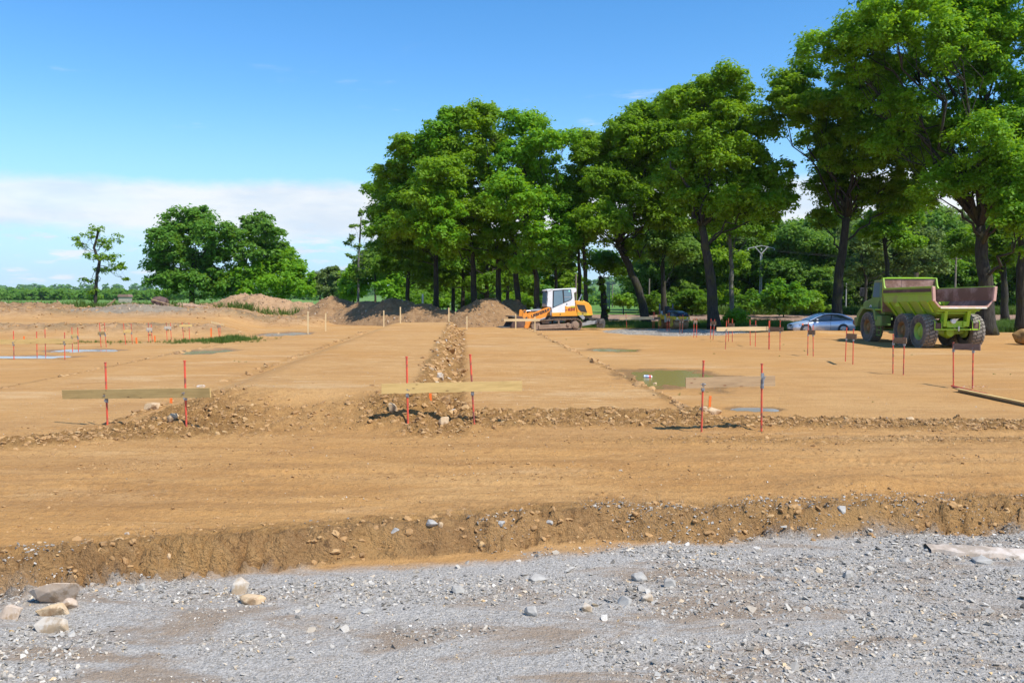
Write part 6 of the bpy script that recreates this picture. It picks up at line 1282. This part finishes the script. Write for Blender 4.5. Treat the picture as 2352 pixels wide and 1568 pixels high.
# ------------------------------------------------------------------ crawler loader, side profile read off the photo
def loader():
    s = .00353; cs = .95
    X = lambda zx: (1100 - zx) * s / cs
    Z = lambda zy: (1085 - zy) * s
    Pp = lambda pts: [(X(a), Z(b)) for a, b in pts]
    yL = 64.2; px = 1210.5 + 0; cx = P2(1160.0 + (2020 - 2020) + (1100 / 5.6) * .5742, yL)
    cx = P2(1159.9 + 1100 / 5.6 * .5742, yL)
    root = empty('crawler_loader', (cx, yL, gz(cx, yL)), R(180 + 13), 'orange and white crawler loader parked beside the brown soil heap', 'crawler loader')
    O_, O2, W_, B_ = M['orange'], M['orange2'], M['white'], M['black']
    root.location.z = -.02
    # cab and body shells (machine's left side faces the camera: +y)
    q = MB(); q.prism(Pp([(905, 200), (985, 178), (1510, 150), (1530, 165), (1532, 232), (1478, 262), (1505, 560), (1505, 700), (1000, 705), (985, 575), (890, 560)]), -.72, .72); q.build('cab', W_, root, bevel=.03)
    q = MB(); q.prism(Pp([(1015, 205), (1232, 183), (1410, 176), (1440, 365), (1412, 415), (1262, 478), (1008, 592)]), .722, .732); q.build('window_frame', B_, root)
    q = MB(); q.prism(Pp([(1040, 222), (1218, 202), (1240, 482), (1030, 565)]), .733, .742); q.build('door_window', M['glass_sky'], root)
    q = MB(); q.prism(Pp([(1250, 202), (1396, 190), (1424, 362), (1400, 402), (1268, 462)]), .733, .742); rw = q.build('rear_side_window', M['glass_sky'], root)
    q = MB(); q.prism(Pp([(1258, 342), (1420, 337), (1421, 352), (1260, 358)]), .743, .748); q.build('window_rail', M['galv'], rw)
    q = MB(); q.prism(Pp([(1352, 200), (1388, 198), (1388, 236), (1352, 236)]), .743, .747); q.build('sticker', mat2('teal_sticker', (.3, .7, .6), None, .5), rw)
    q = MB(); q.prism([(X(905) + .012, Z(228)), (X(905) + .03, Z(228)), (X(888) + .03, Z(560)), (X(888) + .012, Z(560))], -.62, .62); q.build('windscreen', M['glass_sky'], root)
    q = MB(); q.prism(Pp([(890, 195), (1010, 168), (1016, 180), (900, 222)]), -.76, .76); q.build('visor', W_, root)
    for sd in (.6, -.6): q = MB(); q.box((X(880), sd, Z(235)), (.12, .16, .12)); q.build('work_light', B_, root, bevel=.02)
    q = MB(); q.tube([(X(905), .74, Z(250)), (X(880), .86, Z(340)), (X(890), .86, Z(480))], .012, 6); q.box((X(885), .86, Z(400)), (.03, .10, .25)); q.build('mirror', B_, root)
    q = MB(); q.prism(Pp([(1282, 540), (1340, 560), (1505, 545), (1530, 680), (1555, 765), (1000, 772), (985, 690), (1282, 684)]), -.76, .76); q.build('body', O_, root, bevel=.02)
    q = MB(); q.prism(Pp([(1503, 445), (1530, 428), (1730, 448), (1800, 478), (1862, 560), (1892, 752), (1560, 756), (1518, 560)]), -.66, .745); q.build('engine_cover', O_, root, bevel=.05)
    q = MB(); q.prism(Pp([(1534, 514), (1704, 524), (1762, 688), (1628, 672), (1568, 610)]), .747, .757); gr = q.build('engine_grille', M['black'], root)
    for k in range(7): q = MB(); zq = 540 + k * 20; q.prism(Pp([(1555 + k * 10, zq), (1708 + k * 8, zq + 6), (1708 + k * 8, zq + 10), (1555 + k * 10, zq + 4)]), .757, .763); q.build('grille_slat', M['darksteel'], gr)
    q = MB(); q.prism(Pp([(1540, 680), (1760, 690), (1892, 752), (1560, 756)]), .747, .752); q.build('lower_panel', M['yellow'], root)
    q = MB(); q.prism(Pp([(1700, 755), (1890, 755), (1885, 830), (1720, 800)]), -.6, .6); q.build('counterweight', M['darksteel'], root)
    q = MB(); q.tube([(X(1612), .3, Z(440)), (X(1680), .3, Z(288))], [.06, .05], 12); q.build('exhaust', M['chrome'], root, True)
    q = MB(); q.tube([(X(1732), .2, Z(455)), (X(1732), .2, Z(425))], [.08, .06], 10); q.build('filler_cap', O_, root, True)
    q = MB(); q.tube([(X(1174), .76, Z(728)), (X(1174), .775, Z(728))], .05, 10); q.tube([(X(1668), .75, Z(710)), (X(1668), .775, Z(710))], .05, 10); q.tube([(X(1318), .72, Z(505)), (X(1318), .745, Z(505))], .05, 10); q.build('lock_cap', B_, root)
    q = MB(); q.prism(Pp([(985, 770), (1560, 765), (1560, 860), (900, 850)]), -.6, .6); q.build('belly', M['darksteel'], root)
    q = MB(); q.prism(Pp([(1575, 755), (1660, 742), (1710, 790), (1700, 835), (1660, 838)]), .76, .80); q.build('hinge_plate', M['greysteel'], root)
    # arms, cylinders, bucket linkage
    for sd in (.62, -.62):
        q = MB(); q.prism(Pp([(470, 745), (895, 575), (945, 568), (972, 610), (955, 665), (905, 700), (872, 790), (740, 838), (610, 850), (520, 840)]), sd - .07, sd + .07); q.build('lift_arm', O2, root, bevel=.015)
        q = MB(); q.prism(Pp([(388, 640), (420, 624), (452, 640), (472, 745), (515, 850), (600, 865), (592, 930), (498, 1042), (420, 1012), (376, 870), (366, 820)]), sd - .05, sd + .05); q.build('bucket_link', O2, root, bevel=.01)
        q = MB(); q.tube([(X(920), sd, Z(620)), (X(920), sd + .11 * (1 if sd > 0 else -1), Z(620))], .09, 12); q.tube([(X(418), sd, Z(660)), (X(418), sd + .09 * (1 if sd > 0 else -1), Z(660))], .08, 12); q.tube([(X(455), sd, Z(800)), (X(455), sd + .09 * (1 if sd > 0 else -1), Z(800))], .08, 12); q.build('pin', M['darksteel'], root, True)
        q = MB(); q.tube([(X(730), sd, Z(850)), (X(860), sd, Z(800))], .09, 10); q.build('lift_cylinder', M['greysteel'], root, True)
    q = MB(); q.tube([(X(470), .2, Z(655)), (X(600), .2, Z(648))], .065, 12); q.build('cylinder_rod', M['chrome'], root, True)
    q = MB(); q.tube([(X(590), .2, Z(648)), (X(800), .2, Z(640))], .11, 12); q.build('tilt_cylinder', M['greysteel'], root, True)
    q = MB()
    for k in range(5): q.tube([(X(700), -.2 + k * .08, Z(640)), (X(750), -.2 + k * .08, Z(560 + 8 * k)), (X(830), -.2 + k * .08, Z(600)), (X(930), -.2 + k * .08, Z(640))], .022, 6)
    q.build('hose_bundle', B_, root, True)
    q = MB(); q.prism(Pp([(960, 640), (1000, 690), (990, 760), (965, 740)]), .60, .70); q.build('arm_bracket', M['galv'], root)
    q = MB(); outer = [(365, 1012), (120, 1016), (-70, 1010), (-70, 1000), (130, 985), (220, 950), (250, 880), (215, 810), (120, 775), (120, 760), (330, 765), (390, 850), (400, 930)]; q.prism(Pp(outer), -1.15, 1.15); bk_ = q.build('bucket', M['darksteel'], root, bevel=.01)
    for sd in (1.15, -1.15): q = MB(); q.prism(Pp([(365, 1012), (60, 1012), (200, 770), (330, 765), (398, 880)]), sd, sd + .03); q.build('bucket_side', M['rust_dark'], root)
    for k in range(8): q = MB(); y_ = -1.08 + k * .31; q.prism(Pp([(-66, 1003), (-112, 1010), (-66, 1014)]), y_ - .05, y_ + .05); q.build('bucket_tooth', M['darksteel'], root)
    # tracks
    for sd in (1, -1):
        y0, y1 = sd * .55, sd * 1.02; yc = (y0 + y1) / 2
        loop = []
        def arc(cx_, cz_, r_, a0, a1, n): return [(cx_ + r_ * math.cos(R(a0 + (a1 - a0) * i / n)), cz_ + r_ * math.sin(R(a0 + (a1 - a0) * i / n))) for i in range(n + 1)]
        fx, rx_ = X(645), X(1515); path = arc(fx, .42, .38, -90, 80, 8) + [(X(900), Z(868) + .05), (X(1120), Z(832) + .02)] + arc(rx_, .47, .43, 100, 270, 9)
        path += [(rx_ + (fx - rx_) * i / 10, .04) for i in range(1, 10)]
        P_ = [Vector((a, 0, b)) for a, b in path]; P_.append(P_[0]); dist = [0]
        for i in range(len(P_) - 1): dist.append(dist[-1] + (P_[i + 1] - P_[i]).length)
        nsh = 44
        for i in range(nsh):
            d0 = dist[-1] * i / nsh; j = max(k for k in range(len(dist)) if dist[k] <= d0); j = min(j, len(P_) - 2); t = (d0 - dist[j]) / max(1e-6, dist[j + 1] - dist[j]); p = P_[j].lerp(P_[j + 1], t); dr = (P_[j + 1] - P_[j]).normalized(); ang = math.atan2(dr.z, dr.x)
            if i == 0:
                q = MB(); q.box((0, 0, 0), (dist[-1] / nsh * .93, .47, .035)); q.box((.03, 0, -.045), (.025, .47, .06)); q.box((0, 0, .05), (dist[-1] / nsh * .8, .16, .07)); sh0 = q.build('track_shoe', M['track'], root); o = sh0
            else: o = sh0.copy(); COL.objects.link(o)
            o.location = (p.x, yc, p.z); o.rotation_euler = (0, -ang, 0)
        q = MB(); q.prism(Pp([(690, 960), (1330, 925), (1430, 940), (1440, 1010), (1400, 1035), (690, 1050)]), yc - .16, yc + .18 * sd + .02); q.build('track_frame', M['mud'], root, bevel=.03)
        q = MB(); q.tube([(fx, yc - .12, .42), (fx, yc + .12, .42)], .33, 20); q.build('idler', M['mud'], root, True)
        q = MB(); q.tube([(X(1488), yc - .1, Z(960)), (X(1488), yc + sd * .26, Z(960))], [.36, .29], 20); q.tube([(X(1488), yc, Z(960)), (X(1488), yc + sd * .30, Z(960))], .20, 16); q.build('final_drive', M['mud'], root, True)
        q = MB(); q.tube([(X(1330), yc, Z(945)), (X(1330), yc + sd * .28, Z(945))], .13, 12); q.box((X(1128), yc + sd * .1, Z(920)), (.10, .2, .38)); q.box((X(850), yc + sd * .05, Z(905)), (.55, .1, .10)); q.build('carrier_roller', M['mud'], root, True)
    # ripper
    for sd in (.5, -.5):
        q = MB(); q.bar((X(1650), sd, Z(960)), (X(2045), sd, Z(895)), .12, .24); q.build('ripper_arm', M['greysteel'], root, bevel=.01)
    q = MB(); q.box((X(2060), 0, Z(900)), (.30, 1.7, .34)); q.build('ripper_beam', M['darksteel'], root, bevel=.03)
    for k in range(5): q = MB(); y_ = -.72 + k * .36; q.prism(Pp([(1990, 815), (2130, 825), (2165, 900), (2160, 1010), (2110, 1045), (2100, 930), (2000, 900)]), y_ - .05, y_ + .05); q.build('ripper_tooth', M['darksteel'], root)
    fl = (R(90), 0, R(180))
    lettering('LIEBHERR', .30, B_, root, (X(562), .695, Z(800)), (R(90), R(-20.5) , R(180)), .15, bold=.014, sx=1.02)
    lettering('624', .30, mat2('dark_red_print', (.30, .04, .03), None, .5), root, (X(1335), .765, Z(648)), fl, .12, bold=.02, sx=1.25)
    q = MB(); q.prism(Pp([(1290, 625), (1318, 625), (1318, 648), (1290, 648)]), .761, .766); q.build('number_mark', mat2('dark_red_mark', (.25, .03, .03), None, .5), root)
    q = MB(); q.prism(Pp([(1395, 545), (1500, 540), (1502, 590), (1397, 592)]), .761, .765); pt = q.build('hire_sticker', mat2('yellow_sticker', (.75, .6, .05), None, .5), root)
    q = MB(); q.prism(Pp([(1400, 574), (1498, 571), (1499, 588), (1402, 590)]), .765, .768); q.build('sticker_band', mat2('olive_band', (.15, .17, .03), None, .5), pt)
    return root
loader()

# ------------------------------------------------------------------ small double-drum roller
def roller():
    yr = 66.2; cx = P2(1546, yr); a = R(19)
    root = empty('road_roller', (cx, yr, gz(cx, yr)), a - R(90), 'small yellow roller with a dark blue hood and rusty drum under the leaning oak', 'road roller')
    # x forward = towards the camera and right
    for x in (.95, -.95):
        dr = MB(); dr.lathe([(0, -.64), (.38, -.64), (.40, -.60), (.40, .60), (.38, .64), (0, .64)], (x, 0, .40), 'y', 36); dr.build('drum', M['drum'], root, True)
        for s in (1, -1):
            q = MB(); q.prism([(x - .10, .30), (x + .12, .30), (x + .20, .95), (x - .25, .95)], s * .66, s * .71); q.tube([(x, s * .64, .40), (x, s * .74, .40)], .20, 18); q.build('drum_fork', M['yellow'], root)
    q = MB(); q.prism([(.10, .78), (1.42, .78), (1.42, 1.02), (1.30, 1.06), (.10, 1.06)], -.70, .70); q.build('front_body', M['yellow'], root, bevel=.03)
    q = MB(); secs = []
    for x, w_, z_ in ((.10, .62, 1.50), (.6, .64, 1.47), (1.1, .62, 1.36), (1.36, .58, 1.22), (1.44, .56, 1.06)): secs.append([(x, -w_ - .04, 1.06), (x, -w_, z_ - .07), (x, -w_ * .7, z_), (x, 0, z_ + .02), (x, w_ * .7, z_), (x, w_, z_ - .07), (x, w_ + .04, 1.06)])
    q.loft(secs, False, True); q.build('hood', M['navy'], root, True, sharp=40)
    q = MB(); q.prism([(-1.45, .78), (-.20, .78), (-.20, 1.10), (-1.35, 1.15)], -.68, .68); q.build('rear_body', M['yellow'], root, bevel=.03)
    q = MB(); q.box((-.05, 0, .80), (.5, .7, .35)); q.build('articulation', M['darksteel'], root, bevel=.02)
    for s in (.45, -.45): q = MB(); q.box((1.43, s, .90), (.03, .16, .10)); q.build('headlight', M['chrome'], root, bevel=.01)
    q = MB(); q.box((1.47, 0, .76), (.05, 1.34, .05)); q.build('front_rail', M['galv'], root)
    q = MB(); q.box((1.41, .2, 1.22), (.02, .10, .05), Matrix.Rotation(-.3, 3, 'Y')); q.build('hood_badge', M['galv'], root)
    q = MB(); q.box((-.75, 0, 1.30), (.5, .5, .14)); q.box((-1.0, 0, 1.58), (.12, .48, .50)); q.build('seat', M['black'], root, bevel=.04)
    q = MB(); q.box((-.25, 0, 1.35), (.20, .55, .55)); q.build('dashboard', M['black'], root, bevel=.03)
    q = MB(); q.lathe([(.17, 0), (.19, .015), (.17, .03), (.15, .015), (.17, 0)], (-.42, 0, 1.66), 'z', 18); q.tube([(-.30, 0, 1.5), (-.42, 0, 1.67)], .02, 6); q.build('steering_wheel', M['black'], root)
    for s in (.60, -.60): q = MB(); q.bar((-1.12, s, 1.10), (-1.12, s, 2.02), .09, .09); q.build('roll_bar_post', mat2('blue_grey_bar', (.06, .09, .16), None, .4), root, bevel=.01)
    q = MB(); q.tube([(-.2, .63, 1.1), (-.5, .63, 1.35), (-1.1, .63, 1.35)], .02, 6); q.tube([(-.2, -.63, 1.1), (-.5, -.63, 1.35), (-1.1, -.63, 1.35)], .02, 6); q.build('hand_rail', M['black'], root)
    for x in (.25, -.6):
        q = MB(); q.tube([(x, -.74, 1.12), (x, -.76, 1.12)], .12, 14); q.build('lifting_eye', M['yellow'], root)
    q = MB(); q.box((-.62, -.69, 1.28), (.30, .015, .32)); q.build('warning_sticker', mat2('pale_blue_sticker', (.35, .5, .62), None, .5), root)
    q = MB(); q.box((.0, -.70, .82), (.30, .02, .55)); q.build('side_panel', mat2('pale_panel', (.45, .47, .38), None, .5), root)
    return root
roller()

# ------------------------------------------------------------------ poles, fence posts, far barn
def pole(name, px, ytop, Y, r, mat, label, cat='power pole', taper=.7, arms=None, lattice=False):
    t = at(px, ytop, Y); g = gz(t.x, Y); root = empty(name, (t.x, Y, g), 0, label, cat); H = t.z - g
    mb = MB()
    if lattice:
        n = int(H / .7)
        for s in (-1, 1): mb.bar((s * r, 0, -.2), (s * r * .5, 0, H), r * .35, r * .9)
        for i in range(n): z = H * (i + .5) / n; w_ = r * (1 - .5 * z / H); mb.box((0, 0, z), (2 * w_, r * .8, .16))
    else: mb.tube([(0, 0, -.2), (0, 0, H)], [r, r * taper], 8)
    mb.build('shaft', mat, root)
    if arms == 'Y':
        q = MB()
        for s in (-1, 1): q.bar((0, 0, H - .2), (s * 1.0, 0, H + .9), .14, .14); q.bar((s * .55, 0, H + .95), (s * 2.1, 0, H + .62), .12, .12); q.bar((s * .9, 0, H + .9), (0, 0, H + 1.05), .10, .10)
        q.build('crossarm', mat, root)
        for s in (-2.0, 0, 2.0):
            i_ = MB(); i_.tube([(s, 0, H + .65), (s, 0, H + .35)], .06, 6); i_.build('insulator', M['white'], root)
    elif arms == 'T': q = MB(); q.box((0, 0, H - .3), (1.6, .1, .1)); q.build('crossarm', mat, root)
    elif arms == 'hook': q = MB(); q.tube([(0, 0, H), (.1, 0, H + .25), (.5, 0, H + .3)], .05, 6); q.build('lamp_arm', mat, root)
    return root
pole('power_pole', 1748.5, 580, 126, .17, M['concrete'], 'concrete power pole with Y-shaped arms above the big round shrub', arms='Y', lattice=True)
pole('power_pole', 1397, 647, 135, .24, M['concrete'], 'ladder-like concrete pole in the gap with the valley view', lattice=True)
pole('power_pole', 1431.5, 671, 130, .10, M['concrete'], 'thin pale post right of the ladder-like pole in the gap', 'post', arms='hook')
pole('power_pole', 1407, 652, 190, .14, M['pole_wood'], 'thin wooden pole far behind the ladder-like one')
pole('power_pole', 1323, 630, 96, .14, M['pole_wood'], 'plain wooden pole rising just right of the loader cab')
pole('power_pole', 1491.5, 640, 118, .13, M['pole_wood'], 'dark wooden pole left of the shaded oak behind the roller')
pole('power_pole', 1944, 650, 122, .12, M['concrete'], 'pale thin post in front of the wood right of the tall bare trunk', 'post')
pole('power_pole', 2196, 590, 118, .17, M['pole_wood'], 'weathered wooden pole above the raised skip of the dump truck', arms='T')
pole('power_pole', 971, 675, 100, .15, M['white'], 'whitish post between the shaded trunks behind the windrow', 'post')
q = None
k = 0
for px in (1872, 1898, 1925, 1952, 1978, 2003, 2290, 2316):
    Y = 168; t = P2(px, Y); mb = MB(); mb.tube([(0, 0, -.1), (0, 0, 1.25)], .09, 6); o = mb.build('fence_post', M['pole_wood']); o.location = (t, Y, gz(t, Y)); tag(o, 'grey wooden fence post along the bright meadow before the wood', 'fence post', 'fence posts along the meadow')
mb = MB(); g = at(288, 690, 300); root = empty('barn', (g.x, 300, gz(g.x, 300)), .1, 'small barn with a brown tiled roof low behind the left earth ridge', 'barn')
mb.box((0, 0, 1.1), (3.4, 4, 2.2)); mb.build('wall', mat2('beige_render', (.42, .36, .28), None, .9), root)
mb = MB(); mb.prism([(-2.0, 2.15), (2.0, 2.15), (1.6, 3.1), (-1.6, 3.1)], -2.3, 2.3); mb.build('roof', mat2('brown_roof_tiles', (.22, .13, .10), (.28, .17, .13), .9, 8), root)
# power line between the near poles
mb = MB(); a, b = at(1748.5, 577, 126), at(2196, 594, 118)
for dx in (-.9, .9): mb.tube([a + Vector((dx, 0, .3)), a.lerp(b, .5) + Vector((dx, 0, -.5)), b + Vector((dx, 0, 0))], .02, 4)
tag(mb.build('power_line', M['darksteel'], None, False), 'two thin wires running right from the Y-armed concrete pole', 'power line')
# brush and sticks at the left
for i, (x0, y0_, x1, y1_, Y) in enumerate([(18, 700, 34, 706, 80), (250, 698, 262, 690, 76), (262, 690, 254, 700, 76), (360, 691, 400, 702, 84)]):
    mb = MB(); a, b = at(x0, y0_, Y), at(x1, y1_, Y); mb.tube([a - (b - a) * .3, b], [.07, .04], 6); tag(mb.build('branch', M['straw']), ['pale broken branch leaning on the brush at the left edge', 'thin stick standing on the left bank beside the grey mound', 'second thin stick leaning on the left bank', 'long bare branch lying on the earth ridge under the lone tree'][i], 'branch')

# ------------------------------------------------------------------ the air: thin haze round the whole place
hz = MB(); hz.box((0, 2150, 60), (6400, 4500, 145)); hm = bpy.data.materials.new('thin_air'); hm.use_nodes = True; nt = hm.node_tree; nt.nodes.remove(nt.nodes['Principled BSDF'])
pv = nt.nodes.new('ShaderNodeVolumePrincipled'); pv.inputs['Color'].default_value = (.70, .84, 1.0, 1); pv.inputs['Density'].default_value = 0.00005; pv.inputs['Anisotropy'].default_value = 0.0
nt.links.new(pv.outputs[0], nt.nodes['Material Output'].inputs['Volume'])
tag(hz.build('haze', hm), 'thin blue haze of the far distance', kind='stuff')
